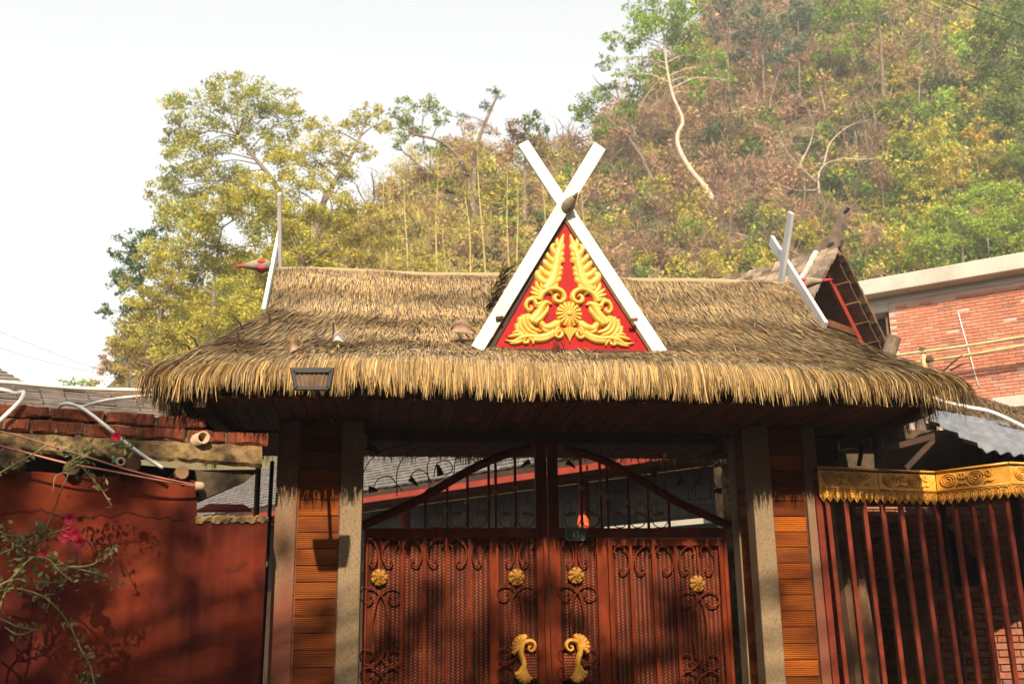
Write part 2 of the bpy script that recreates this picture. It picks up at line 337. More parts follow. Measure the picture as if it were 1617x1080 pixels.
hill = bpy.data.objects.new('hill', me); col.objects.link(hill); tag(hill, kind='structure')

# unseen houses added behind the viewpoint to keep the low sky off the gate
def opposite(x0, x1, h, label, mat, nw):
    t = thing('unseen_house', ((x0+x1)/2, -16.5, 0), label, 'house', 'unseen houses across the street')
    MB().span((x0, -20, 0), (x1, -13.6, h)).build('wall', mat, t); MB().span((x0-.2, -20.3, h+.003), (x1+.2, -13.2, h+.16)).build('roof', MAT['concrete'], t)
    for fz in range(3):
        for k in range(nw):
            xc = x0+(x1-x0)*(k+.5)/nw; z = 1.0+fz*3.1; f = MB().span((xc-.65, -13.64, z), (xc+.65, -13.55, z+1.5)).build('window', MAT['black'], t)
            MB().span((xc-.75, -13.6, z-.1), (xc+.75, -13.45, z-.01)).build('sill', MAT['concrete'], f)
opposite(-26, -7.05, 9.3, 'unseen brown rendered three-storey house across the street with concrete eaves', MAT['mortar'], 6)
opposite(-7, 8, 9.6, 'unseen brick three-storey house across the street facing the gate', MAT['brick_dark'], 5)
opposite(8.05, 26, 9.2, 'unseen grey rendered three-storey house across the street beside the brick one', MAT['tile_dark'], 6)

# ================================================================== GATEWAY
GX = 0.27
gw = thing('gateway', (GX, .3, 0), 'thatched gateway with wood-panelled pillars and boarded soffit over the double gate', 'gateway')
ZS = 3.126            # underside of the boarded soffit
PLH = .119
plank_me = {}
def pillar(x0, x1, px0, px1, lmat, rmat):
    """x0..x1 outer faces, px0..px1 the boarded panel between the two front posts"""
    c = MB().span((x0+.03, .05, 0), (x1-.03, .50, 3.12)).build('pillar', MAT['dark_wood'], gw)
    for a, b, m in ((x0, px0, lmat), (px1, x1, rmat)):
        MB().span((a, 0, 0), (b, .17, 3.118)).build('post', m, c, bevel=.008)
        MB().span((a, .38, 0), (b, .545, 3.116)).build('post', m, c, bevel=.008)
    w = px1-px0; key = round(w, 3)
    if key not in plank_me: plank_me[key] = beveled_box('plank', (w-.004, .03, PLH-.004), MAT['plank'], .003)
    for k in range(26): inst('plank', plank_me[key], c, ((px0+px1)/2, .045+rng.uniform(-.003, .003), .03+PLH*(k+.5)))
    for xx in (px0-.001, px1-.011): MB().span((xx, .028, 0), (xx+.012, .06, 3.117)).build('trim_strip', MAT['soffit'], c)
    if 'side' not in plank_me: plank_me['side'] = beveled_box('plank', (.206, .03, PLH-.004), MAT['plank'], .003)
    for s, xx in ((-1, x0+.025), (1, x1-.025)):
        for k in range(26): inst('plank', plank_me['side'], c, (xx, .275, .03+PLH*(k+.5)), (0, 0, math.pi/2))
    return c
pillar(-1.842, -1.210, -1.685, -1.372, MAT['post_red'], MAT['post'])
pillar(1.80, 2.345, 1.955, 2.235, MAT['post'], MAT['post_red'])
# beams
for y0, y1, z0, z1 in ((.43, .56, 3.045, 3.13), (-.72, -.62, 3.14, 3.24)):
    MB().span((-2.3 if y0 < 0 else -1.19, y0, z0), (2.85 if y0 < 0 else 1.73, y1, z1)).build('beam', MAT['dark_wood'], gw, bevel=.006)
# soffit boards
sf = MB().span((-2.34, -.74, ZS+.024), (2.9, 1.85, ZS+.05)).build('soffit', MAT['dark_wood'], gw)
bw = .107; s1 = beveled_box('plank', (bw-.006, .80, .018), MAT['soffit'], .003); s2 = beveled_box('plank', (bw-.006, .345, .018), MAT['soffit'], .003); s3 = beveled_box('plank', (bw-.006, 1.2, .018), MAT['soffit'], .003)
for k in range(48):
    x = -2.26+bw*(k+.5); dz = rng.uniform(-.002, .002)
    inst('plank', s1, sf, (x, -.33, ZS+.012+dz)); inst('plank', s2, sf, (x, .255, ZS+.012+dz)); inst('plank', s3, sf, (x, 1.2, ZS+.012+dz))
MB().bar((-2.30, -.76, ZS-.02), (-2.20, 1.8, ZS-.02), .09, .10).build('edge_board', MAT['dark_wood'], gw)
MB().bar((2.87, -.76, ZS-.02), (2.87, 1.8, ZS-.02), .05, .10).build('edge_board', MAT['dark_wood'], gw)

# ------------------------------------------------------------------ thatch: bed surface + every blade as real geometry
YR, ZR = 0.60, 4.53
XL, XR = -1.965, 2.50
FL, FR = .70, .70                        # hip flare at the corners
prof = [(0.0, YR, ZR), (.40, .06, 3.97), (.66, -.40, 3.64), (.90, -.79, 3.405), (.95, -.845, 3.36), (1.0, -.875, 3.29), (1.15, -.89, 3.11)]
def profile(v):
    t = [p[0] for p in prof]; return np.interp(v, t, [p[1] for p in prof]), np.interp(v, t, [p[2] for p in prof])
def front(u, v, back=False):
    y, z = profile(v); fl = np.clip((v-.38)/.62, 0, 1)
    w = np.abs(2*u-1)**3.2
    x = XL+(XR-XL)*u+np.where(u < .5, -FL, FR)*fl*w
    z = z-.07*fl*np.abs(2*u-1)**8*np.clip((v-.5)*2, 0, 1)
    # gentle undulation of the old thatch
    z = z+.012*np.sin(x*3.1+v*5)+.008*np.sin(x*9.7-v*11)
    if back: y = 2*YR-y
    return np.stack([x, y, z], -1)
def side(u, v, s):
    """hip end: u along the end from front corner to back corner, v from gable base to eave"""
    vv = .38+v*.62; vv = np.where(v > 1, 1+(v-1), vv); y0, z = profile(vv); fl = np.clip((vv-.38)/.62, 0, 1)
    y = y0+(2*YR-2*y0)*u; x = (XL-FL*fl) if s < 0 else (XR+FR*fl)
    z = z-.07*fl*np.abs(2*u-1)**8*np.clip((vv-.5)*2, 0, 1)
    return np.stack([x+0*u, y, z], -1)
def sheet(fn, nu, nv, v1=.965, drop=.022):
    u, v = np.meshgrid(np.linspace(0, 1, nu), np.linspace(0, v1, nv)); P = fn(u.ravel(), v.ravel()); P[:, 2] -= drop
    i = np.arange(nu*(nv-1)).reshape(nv-1, nu)[:, :-1].ravel(); return P, np.c_[i, i+1, i+nu+1, i+nu]
Vs, Qs, o = [], [], 0
for fn, nu, nv in ((lambda u, v: front(u, v), 60, 14), (lambda u, v: front(u, v, True), 60, 14), (lambda u, v: side(u, v, -1), 24, 9), (lambda u, v: side(u, v, 1), 24, 9)):
    P, Q = sheet(fn, nu, nv); Vs.append(P); Qs.append(Q+o); o += len(P)
me = npmesh('thatch_bed', np.vstack(Vs)-np.array([GX, .6, 3.7]), np.vstack(Qs), None, MAT['thatch_bed'])
bed = bpy.data.objects.new('thatch_bed', me); link(bed, gw, (GX, .6, 3.7))
for xg in (XL+.02, XR-.02):
    MB().prism([(xg, .10, 3.9), (xg, 1.1, 3.9), (xg, YR, ZR-.04)], (.02, 0, 0)).build('gable_infill', MAT['thatch_bed'], gw)

def ribbons(PS, w, C, jit=.22, prof_=None):
    """strips through m points each; PS list of (n,3)"""
    n = len(PS[0]); m = len(PS); T = PS[-1]-PS[0]; S = rng.normal(size=(n, 3)); side_ = np.cross(T, np.array([0, 0, 1.0])); L = np.linalg.norm(side_, axis=1, keepdims=True); side_ = side_/np.maximum(L, 1e-6)
    side_ = side_+S*jit; side_ /= np.linalg.norm(side_, axis=1, keepdims=True)
    V = np.empty((n, 2*m, 3))
    for k, P in enumerate(PS):
        t = k/(m-1); f = (.8+.4*t if t < .5 else 1.0) if t < .7 else 1.0-(t-.7)/.3*.88
        V[:, 2*k] = P-side_*(w*f*.5)[:, None]; V[:, 2*k+1] = P+side_*(w*f*.5)[:, None]
    b = (np.arange(n)*2*m)[:, None]; Q = np.concatenate([b+np.array([[2*k, 2*k+1, 2*k+3, 2*k+2]]) for k in range(m-1)], 1).reshape(-1, 4)
    return V.reshape(-1, 3), Q, np.repeat(C, 2*m, 0)
def blades(P0, P1, P2, P3, w, C): return ribbons([P0, P1, P2, P3], w, C)
pal_old = np.array([(.235, .178, .112), (.32, .23, .137), (.38, .275, .152), (.125, .092, .06), (.43, .305, .155), (.265, .208, .145)])
pal_new = np.array([(.45, .28, .11), (.52, .335, .13), (.36, .22, .085), (.58, .40, .175), (.17, .105, .05), (.28, .17, .07)])
TH = []
def course(fn, v, n, L, lift, pal, wmin=.0045, wmax=.0085, umin=0., umax=1.):
    u = umin+(umax-umin)*(np.arange(n)+rng.uniform(0, 1, n))/n; u = np.clip(u, 0.0, 1.0)
    dv = L*rng.uniform(.85, 1.15, n); v0 = v+rng.uniform(-.008, .008, n)+.006*np.sin(u*47+v*60)+.004*np.sin(u*131)
    lean = rng.normal(0, .0005, n); P = [fn(np.clip(u+lean*k, 0, 1), np.clip(v0+dv*k/3, 0, 1.15)) for k in range(4)]
    lf = lift*rng.uniform(.5, 1.3, n)
    for k in range(4): P[k][:, 2] += lf*(k/3)-.004
    # long-wave colour patches: wet, grey and freshly patched areas of the roof
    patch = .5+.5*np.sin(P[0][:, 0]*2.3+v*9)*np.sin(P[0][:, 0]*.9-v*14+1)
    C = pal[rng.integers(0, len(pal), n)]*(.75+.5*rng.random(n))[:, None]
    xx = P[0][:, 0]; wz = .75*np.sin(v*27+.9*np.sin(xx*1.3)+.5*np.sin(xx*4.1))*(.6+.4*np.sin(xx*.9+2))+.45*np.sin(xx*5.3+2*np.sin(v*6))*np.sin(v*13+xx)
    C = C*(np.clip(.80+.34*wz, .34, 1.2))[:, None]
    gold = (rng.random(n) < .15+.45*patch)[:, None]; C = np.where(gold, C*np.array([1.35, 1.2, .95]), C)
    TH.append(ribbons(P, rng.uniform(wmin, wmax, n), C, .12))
for bk in (False, True):
    fn = (lambda u, v: front(u, v)) if not bk else (lambda u, v: front(u, v, True))
    nv = 30 if not bk else 14
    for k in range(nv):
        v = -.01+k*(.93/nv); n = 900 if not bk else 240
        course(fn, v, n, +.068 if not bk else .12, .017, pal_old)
# fallen strands lying criss-cross, breaking up the courses
u = rng.random(260); v = rng.uniform(.02, .85, 260); a = front(u, v); b = front(np.clip(u+rng.normal(0, .012, 260), 0, 1), np.clip(v+rng.uniform(.04, .12, 260), 0, 1))
a[:, 2] += .024; b[:, 2] += .03; TH.append(blades(a, a+(b-a)/3, a+(b-a)*2/3, b, rng.uniform(.006, .012, 260), pal_old[rng.integers(0, 6, 260)]*rng.uniform(.4, 1.3, 260)[:, None]))
for s in (-1, 1):
    for k in range(13): course(lambda u, v, s=s: side(u, v, s), k*.07, 230, .13, .02, pal_old)
def fringe(fn, v, n, out, L0, L1, pal, y_out):
    """eave blades: follow the slope, arch over the edge and hang"""
    nc_ = max(4, n//11); cl = np.interp(np.linspace(0, nc_-1, n), np.arange(nc_), rng.uniform(-1, 1, nc_)); cl2 = np.interp(np.linspace(0, nc_*2-1, n), np.arange(nc_*2), rng.uniform(-1, 1, nc_*2))
    u = np.clip((np.arange(n)+rng.uniform(0, 1, n))/n, 0, 1); v0 = v+rng.uniform(-.03, .02, n)
    ve = 1.0+(.110+.075*cl)*rng.uniform(L0, L1, n)/.26+np.where(rng.random(n) < .05, .03, 0)
    d = np.array(out(u)) if callable(out) else np.tile(out, (n, 1)); lat = rng.normal(0, .016, n)+.045*cl2*(rng.random(n) < .7)
    off = rng.uniform(-.012, .035, n); PS = []; m = 7; tx = np.array([1., 0, 0]) if y_out else np.array([0, 1., 0])
    for k in range(m):
        t = k/(m-1); vv = v0+(ve-v0)*t; P = fn(u, np.clip(vv, 0, 1.15)); h = np.clip((vv-.88)/.22, 0, 1.3)
        PS.append(P+d*(h*off)[:, None]+tx*(lat*h**1.3)[:, None]+np.array([0, 0, .016])*(1-h[:, None]))
    C = pal[rng.integers(0, len(pal), n)]*(.5+.75*rng.random(n))[:, None]
    TH.append(ribbons(PS, rng.uniform(.004, .0095, n), C, .3))
outf = lambda u: np.c_[np.where(np.abs(2*u-1) > .8, np.sign(2*u-1)*(np.abs(2*u-1)-.8)*6, 0), -np.ones(len(u))*.9, np.zeros(len(u))]
outb = lambda u: np.c_[np.where(np.abs(2*u-1) > .8, np.sign(2*u-1)*(np.abs(2*u-1)-.8)*3.2, 0), np.ones(len(u))*.9, np.zeros(len(u))]
f0 = lambda u, v: front(u, v); f1 = lambda u, v: front(u, v, True)
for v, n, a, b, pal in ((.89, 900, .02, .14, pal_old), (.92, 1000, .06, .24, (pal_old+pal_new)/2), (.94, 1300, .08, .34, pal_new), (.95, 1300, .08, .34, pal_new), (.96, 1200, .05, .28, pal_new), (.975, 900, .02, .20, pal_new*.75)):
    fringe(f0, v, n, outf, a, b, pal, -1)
for v, n, a, b, pal in ((.86, 450, .24, .34, pal_old), (.93, 600, .22, .32, pal_new), (.97, 500, .18, .28, pal_old)):
    fringe(f1, v, n, outb, a, b, pal, 1)
for s in (-1, 1):
    for v, n in ((.78, 330), (.88, 380), (.95, 380)):
        fringe(lambda u, v, s=s: side(u, v, s), v, n, np.array([s*.9, 0, 0]), .20, .34, pal_new if v > .8 else pal_old, 0)
# dark ragged inner layer under the side and rear eaves
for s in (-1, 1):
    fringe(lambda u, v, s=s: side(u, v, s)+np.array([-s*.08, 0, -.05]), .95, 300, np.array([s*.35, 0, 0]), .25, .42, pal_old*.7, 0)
Vs, Qs, Cs, o = [], [], [], 0
for a, b, c in TH: Vs.append(a); Qs.append(b+o); Cs.append(c); o += len(a)
me = npmesh('thatch', np.vstack(Vs)-np.array([GX, .6, 3.7]), np.vstack(Qs), np.vstack(Cs), MAT['straw'])
th = bpy.data.objects.new('thatch', me); link(th, gw, (GX, .6, 3.7)); tag(th, kind='stuff')
# ridge roll
rp = [(XL+(XR-XL)*t, YR, ZR-.035+.008*math.sin(t*17)) for t in np.linspace(0, 1, 30)]
MB().tube(rp, .035, 8).build('ridge_roll', M('ridge_straw', G3((.26, .19, .11), (.38, .28, .16), (.46, .35, .21)), 30, .95, .8, 90, (1, 8, 8)), gw, True)
# hip edge pegs and stray sticks on the roof
for (x1, y1, x2, y2, yy) in ((383, 520, 368, 500, -.45), (374, 545, 374, 520, -.6), (312, 548, 298, 528, -.7), (300, 552, 286, 543, -.75), (425, 515, 423, 494, -.15), (527, 510, 521, 553, -.4), (498, 525, 505, 560, -.55), (1500, 585, 1530, 572, -.6), (1485, 590, 1520, 560, -.6)):
    a = PY(x1, y1, yy); b = PY(x2, y2, yy-.05); MB().tube([a, (a+b)/2+np.array([.01, 0, .01]), b], [.008, .007, .003], 5).build('thatch_peg', MAT['dark_wood'], gw)
# fallen leaves and shards
def curled_leaf(px, py, Y, w, h, tilt, mat, label):
    c = PY(px, py, Y); V = []; Fc = []; n, m = 9, 5
    for i in range(n):
        t = i/(n-1); half = h*math.sin(math.pi*min(1, t*.9+.08))**.8*.5
        for j in range(m):
            s_ = -1+2*j/(m-1); V.append(c+np.array([(t-.5)*w*math.cos(tilt)-s_*half*math.sin(tilt)*.3, -.02-.03*s_*s_-.02*math.sin(t*5), (t-.5)*w*math.sin(tilt)+s_*half+.02*math.sin(t*4)]))
    for i in range(n-1):
        for j in range(m-1): Fc.append((i*m+j, i*m+j+1, (i+1)*m+j+1, (i+1)*m+j))
    o = MB().add(V, Fc).build('fallen_leaf', mat, None, True); sd = o.modifiers.new('thick', 'SOLIDIFY'); sd.thickness = .004
    tag(o, label, 'leaf')
curled_leaf(731, 523, -.46, .19, .10, .05, MAT['dry_leaf'], 'large curled brown dry leaf on the thatch beside the white gable board')
curled_leaf(535, 538, -.52, .09, .07, .2, M('pale_leaf', G3((.34, .3, .27), (.45, .41, .37), (.5, .46, .42)), 20, .8, .3), 'pale grey dry leaf lying on the thatch above the floodlight')
curled_leaf(465, 551, -.60, .10, .09, .8, MAT['dry_leaf'], 'pinkish brown triangular dry leaf on the thatch left of the torn patch')
curled_leaf(470, 532, -.48, .06, .03, -.7, M('tan_leaf', G3((.34, .24, .13), (.46, .34, .2), (.52, .4, .26)), 20, .8, .3), 'small tan leaf sliver on the thatch above a triangular dry leaf')
# torn patch over the lamp: snapped dark stalks
mb = MB()
for k in range(26):
    a = PY(498+rng.uniform(-22, 22), 563+rng.uniform(-18, 10), -.66); b = a+np.array([rng.normal(0, .03), -.05, -rng.uniform(.03, .12)]); mb.tube([a, b], [.006, .003], 4)
mb.build('torn_stalks', MAT['dark_wood'], gw); tag(bpy.data.objects['torn_stalks'], kind='stuff')

# ------------------------------------------------------------------ crossed gable boards at both roof ends
def crossed(xp, label):
    t = thing('crossed_board', (xp, YR, 3.95), label, 'roof boards', 'crossed boards on the roof ends')
    for s, dx in ((1, 0.), (-1, .032)):
        a = np.array([xp+dx, YR-s*.62, 3.93]); b = np.array([xp+dx, YR+s*.44, 5.13])
        MB().bar(a, b, .03, .10, (1, 0, 0)).build('board', MAT['metal_white'], t, bevel=.003)
    return t
def board_bar(a, b, thick, wide, name, mat, t):
    a = np.asarray(a, float); b = np.asarray(b, float); x = unit(b-a); y = np.array([1., 0, 0]); z = np.cross(x, y)
    return MB().box((a+b)/2, (np.linalg.norm(b-a), thick, wide), (x, y, z)).build(name, mat, t, bevel=.003)
def crossed(xp, label, tops, s):
    t = thing('crossed_board', (xp, YR, 3.95), label, 'roof boards', 'crossed boards on the roof ends')
    board_bar((xp, YR-.60, 3.94), (xp, YR+.40*tops[0], 4.55+.52*tops[0]), .03, .10, 'board', MAT['metal_white'], t)
    board_bar((xp+s*.033, YR+.60, 3.94), (xp+s*.033, YR-.19*tops[1], 4.55+.56*tops[1]), .03, .10, 'board', MAT['metal_white'], t)
    return t
crossed(XL-.028, 'grey-white crossed boards on the roof end above the red plaster wall', (.75, 1.0), 1)
crossed(XR+.012, 'grey-white crossed boards on the roof end next to the weathered shingle roof', (1.0, 1.0), -1)

# ------------------------------------------------------------------ carved birds
def bird(base_, tip, label, r=.052, red=True):
    base_ = np.asarray(base_, float); tip = np.asarray(tip, float); d = tip-base_; L = np.linalg.norm(d); x = d/L
    t = thing('carved_bird', base_, label, 'carving', 'carved birds on the roof')
    ts = [0, .08, .2, .35, .5, .62, .72]; rs = [.7, .95, 1.0, .92, .72, .5, .32]
    body = MB().tube([base_+d*a+np.array([0, 0, .012*math.sin(a*4)]) for a in ts], [r*k for k in rs], 12).build('body', MAT['bird'], t, True)
    MB().tube([base_+d*a+np.array([0, 0, .004]) for a in (.70, .8, .9, 1.0)], [r*.34, r*.26, r*.15, r*.02], 10).build('beak', MAT['bird_red'] if red else MAT['bird'], t, True)
    y = unit(np.cross((0, 0, 1.), x)); z = np.cross(x, y)
    if red:
        for s, zz in ((-1, .55), (1, .55), (-1, -.45), (1, -.45)):
            c = base_+d*.24+y*s*r*.75+z*zz*r
            MB().tube([c-x*.035, c-x*.02, c+x*.0, c+x*.02, c+x*.035], [.006, .018, .022, .018, .004], 8).build('wing_patch', MAT['bird_red'], t, True)
    return t
bl = PY(427, 421, .45); bird(bl, PY(368, 421, .42), 'carved bird with red beak pointing outward at the roof end over the plaster wall')
br = PX(1254, 452, 2.53); bird(br, br+np.array([.30, -.16, .02]), 'carved bird with red beak poking out beside the shingle roof gable')
bc = PY(893, 333, -.56); bird(bc, bc+np.array([.07, -.17, .085]), 'plain brown carved bird head at the crossing of the white gable boards', .05, False)
# ================================================================== GABLE ORNAMENT on the front slope
OY = -.52
go = thing('gable_ornament', (.27, OY, 3.55), 'red triangular gable panel with gold carving framed by crossed white boards', 'ornament')
def O(px, py, y=OY): p = PY(px, py, y); return np.array([p[0], p[2]])
def O3(px, py, y=OY): return PY(px, py, y)
tri = [O3(776, 553), O3(1027, 558), O3(889, 340)]
MB().prism(tri, (0, .03, 0)).build('panel', MAT['red_panel'], go)
MB().bar(O3(778, 554, OY+.02), O3(1027, 559, OY+.02), .06, .03).build('sill', MAT['dark_wood'], go)
def wboard(pts, y, d=.03):
    return MB().prism([O3(px, py, y) for px, py in pts], (0, d, 0)).build('gable_board', MAT['white'], go, bevel=.004)
wboard([(744, 546), (763, 555), (957, 236), (939, 224)], OY-.065)
wboard([(818, 229), (834, 221), (1054, 553), (1034, 560)], OY-.022)
for (a, b, m_) in (((773, 551), (887, 352), 'dark_wood'), ((1034, 561), (893, 345), 'under_wood')):  # left one coloured dark for the white board's shadow on the red panel
    MB().bar(O3(*a, OY-.005), O3(*b, OY-.005), .045, .02, (0, 1, 0)).build('inner_batten', MAT[m_], go)
for px, py in ((789, 502), (1001, 505)):
    MB().box(O3(px, py, OY-.08), (.055, .02, .022), (unit((1, 0, .15)), (0, 1, 0), unit((-.15, 0, 1)))).build('bracket', MAT['under_wood'], go)
for px, py in ((812, 494), (837, 452), (799, 530), (978, 500), (960, 470), (1005, 538)):
    MB().tube([O3(px, py, OY-.004), O3(px, py, OY)], .006, 8).build('nail', MAT['dark_iron'], go)
# carving: left half traced as lobes, right half its mirror about the panel's own axis
def cr(x, y): return O(780+x/4.908, 340+y/4.908)
AX = cr(580, 770)[0]; K = .2418/4.908*.0204  # metres per crop unit
m_per = np.linalg.norm(cr(100, 0)-cr(0, 0))/100
left = [
 ([(400, 590), (455, 500), (480, 400), (495, 300), (538, 152)], (46, 12), 1.0),
 ([(455, 530), (400, 525), (352, 490), (338, 452), (372, 452)], (30, 14), .9), ([(462, 480), (410, 460), (370, 428), (357, 395)], (30, 10), .8),
 ([(470, 430), (432, 405), (398, 372), (384, 345)], (28, 10), .8), ([(480, 375), (447, 350), (418, 322), (412, 292)], (26, 9), .8),
 ([(490, 318), (462, 285), (446, 250), (472, 222)], (24, 9), .8), ([(508, 262), (488, 225), (488, 180)], (20, 7), .8),
 ([(430, 575), (470, 555), (495, 535)], (26, 9), .7), ([(445, 535), (488, 508), (518, 482)], (26, 9), .7), ([(458, 490), (500, 462), (524, 436)], (26, 9), .7),
 ([(468, 450), (505, 425), (530, 402)], (24, 9), .7), ([(478, 410), (495, 362), (524, 345), (518, 378)], (26, 11), .8), ([(490, 345), (518, 312), (538, 288)], (24, 8), .7), ([(500, 292), (524, 262), (538, 222)], (22, 8), .7),
 ([(375, 605), (338, 560), (322, 512)], (34, 12), .8), ([(370, 615), (318, 585), (288, 556)], (34, 12), .8), ([(365, 630), (312, 612), (276, 598)], (32, 12), .8), ([(360, 645), (310, 640), (285, 628)], (26, 10), .7), ([(385, 600), (372, 560), (362, 520)], (28, 10), .7),
 ([(345, 665), (372, 612), (420, 580), (480, 573), (530, 600), (545, 642), (520, 674), (482, 670), (468, 640), (488, 618), (508, 632)], (36, 15), 1.1),
 ([(335, 705), (305, 660), (262, 666), (246, 708), (268, 742), (292, 722), (276, 702)], (28, 13), 1.0), ([(250, 690), (262, 655), (310, 640), (340, 660)], (22, 9), .8),
 ([(280, 830), (335, 775), (370, 715), (402, 680), (448, 694)], (56, 16), 1.1), ([(310, 840), (370, 790), (405, 745), (420, 700)], (40, 10), 1.2), ([(330, 720), (350, 690), (380, 668)], (36, 12), .8),
 ([(262, 770), (262, 830), (300, 880), (370, 905)], (36, 16), .9), ([(232, 778), (232, 842), (275, 902), (345, 925)], (34, 16), .9), ([(205, 795), (202, 860), (245, 920), (315, 945)], (32, 14), .9), ([(180, 845), (185, 895), (225, 935)], (30, 12), .8),
 ([(470, 905), (415, 935), (340, 948), (265, 940), (200, 958), (150, 982), (82, 972)], (44, 12), 1.0),
 ([(240, 935), (180, 930), (105, 945)], (34, 10), .8), ([(240, 955), (190, 985), (120, 998)], (34, 10), .8), ([(230, 925), (180, 905), (140, 918)], (30, 10), .8), ([(265, 945), (300, 980), (302, 1006)], (28, 8), .8), ([(215, 960), (235, 990), (262, 985), (262, 960)], (22, 12), .8),
 ([(300, 965), (380, 965), (450, 935), (520, 880)], (36, 20), .9),
 ([(362, 832), (395, 868), (450, 862), (520, 820)], (32, 34), .9), ([(375, 880), (400, 900), (440, 900)], (26, 10), .8),
 ([(500, 870), (478, 900), (474, 935), (505, 950), (528, 925), (516, 892)], (24, 14), .9)]
c3 = MB()
left = [(a_, (w_[0]*(1.8 if i_ < 14 else 1.12), w_[1]*(2.6 if i_ < 14 else 1.3)), h_) for i_, (a_, w_, h_) in enumerate(left)]
for pts, ws, h in left:
    q = [cr(*p) for p in pts]; c3.tongue(q, (ws[0]*m_per*1.4, ws[1]*m_per*1.7), .030*h, OY-.002)
carv = c3.build('carving', MAT['gold'], go, True)
c4 = MB()
for pts, ws, h in left:
    q = [np.array([2*AX-cr(*p)[0], cr(*p)[1]]) for p in pts]; c4.tongue(q, (ws[0]*m_per*1.4, ws[1]*m_per*1.7), .030*h, OY-.002)
c4.build('carving', MAT['gold'], go, True)
ro = MB(); cc = cr(580, 770); r = 100*m_per
for k in range(16):
    a = 2*math.pi*k/16; d = np.array([math.cos(a), math.sin(a)]); ro.tongue([cc+d*r*.12, cc+d*r*.55, cc+d*r*.98], (r*.16, r*.40), .030, OY-.004, tip=.9)
rs = ro.build('rosette', MAT['gold'], go, True)
MB().tube([(cc[0], OY-.01, cc[1]), (cc[0], OY-.036, cc[1]), (cc[0], OY-.046, cc[1])], [r*.22, r*.2, r*.08], 14).build('boss', MAT['gold'], rs, True)
pd = MB()
for k in range(-3, 4):
    top = cr(585+k*19, 868+abs(k)*6); mid = cr(585+k*15, 925-abs(k)*8); pd.tongue([top, mid, cr(585+k*3, 992-abs(k)*14)], (22*m_per, 16*m_per), .024, OY-.004)
pd.build('pendant_leaf', MAT['gold'], go, True)
mb = MB()
for k in range(7):
    a = O3(885+rng.uniform(-12, 12), 556, OY-.06); b = O3(880+rng.uniform(-8, 8), 536+rng.uniform(-6, 6), OY-.05); mb.tube([a, (a+b)/2+np.array([rng.normal(0, .012), 0, 0]), b], [.004, .003, .002], 4)
mb.build('dry_twig', MAT['dark_wood'], go)
# patch of dark palm fibre swept up behind the ornament
fv, fq, fc = [], [], []
nb = 260; uu = rng.random(nb); vv = rng.random(nb)
a = np.array([PY(800-30*v_-10*u_, 425+70*v_, -.30+.5*u_-.2*v_) for u_, v_ in zip(uu, vv)]); b = a+np.c_[rng.normal(.10, .04, nb), rng.normal(-.06, .03, nb), rng.normal(.02, .05, nb)]
Vb, Qb, Cb = blades(a, a+(b-a)/3, a+(b-a)*2/3, b, rng.uniform(.004, .009, nb), np.tile((.06, .042, .026), (nb, 1))*rng.uniform(.5, 1.6, (nb, 1)))
me = npmesh('palm_fibre', Vb-np.array([GX, .6, 3.7]), Qb, Cb, MAT['straw']); pf = bpy.data.objects.new('palm_fibre', me); link(pf, gw, (GX, .6, 3.7)); tag(pf, kind='stuff')

# ================================================================== FLOODLIGHT and dried flowers
LY = -1.42
fl = thing('floodlight', PY(493, 600, LY), 'black square floodlight with ribbed reflector on a bracket at the thatched eave', 'lamp')
f1_, f2_, f3_, f4_ = [PY(*p, LY) for p in ((457, 580), (528, 580), (521, 616), (465, 616))]
MB().prism([f1_, f2_, f3_, f4_], (0, .09, .015)).build('housing', MAT['black'], fl, bevel=.006)
q = [PY(*p, LY-.006) for p in ((467, 590), (518, 590), (514, 610), (471, 610))]
rf = MB(); n = 13
for k in range(n):
    t0, t1 = k/n, (k+1)/n; tm = (t0+t1)/2; A = q[0]+(q[1]-q[0])*t0; B = q[0]+(q[1]-q[0])*t1; Cc = q[3]+(q[2]-q[3])*t1; D = q[3]+(q[2]-q[3])*t0; Mt = (A+B)/2+np.array([0, -.008 if k % 2 else .004, 0]); Mb_ = (Cc+D)/2+np.array([0, -.008 if k % 2 else .004, 0])
    rf.quad(A, Mt, Mb_, D); rf.quad(Mt, B, Cc, Mb_)
rf.build('reflector', MAT['glass_lamp'], fl, recalc=False)
for a, b in ((0, 1), (1, 2), (2, 3), (3, 0)):
    e = [PY(*p, LY-.012) for p in ((463, 586), (523, 586), (518, 613), (468, 613))]; MB().bar(e[a], e[b], .02, .018, (0, 1, 0)).build('bezel', MAT['black'], fl)
MB().bar(PY(493, 598, LY+.09), np.array([PY(493, 598, LY)[0], -.68, 3.19]), .025, .03).build('bracket', MAT['black'], fl)
dfp = PY(498, 655, -.03)
df = thing('dried_flower', dfp, 'wilted sprig with red blossom and green leaf stuck on the left pillar top', 'plant')
MB().tube([PY(*p, -.05) for p in ((488, 655), (500, 648), (512, 650), (522, 660), (527, 668))], [.004, .006, .007, .007, .005], 6).build('stalk', MAT['stem'], df, True)
def leafblade(mb, a, b, w, up=(0, -1, 0)):
    a = np.asarray(a, float); b = np.asarray(b, float); d = b-a; s_ = unit(np.cross(d, up))*w*.5; m = a+d*.45+np.asarray(up)*w*.12
    mb.add([a, m+s_, b, m-s_], [(0, 1, 2, 3)])
lg = leaf_mat; mb = MB()
for (x0, y0, x1, y1) in ((505, 648, 517, 640), (506, 650, 518, 655), (498, 652, 490, 660), (500, 648, 508, 636)): leafblade(mb, PY(x0, y0, -.05), PY(x1, y1, -.07), .03)
mb.build('leaf', M('green_sprig', G3((.03, .06, .015), (.06, .1, .025), (.1, .12, .03)), 12, .6, 0), df, recalc=False)
mb = MB()
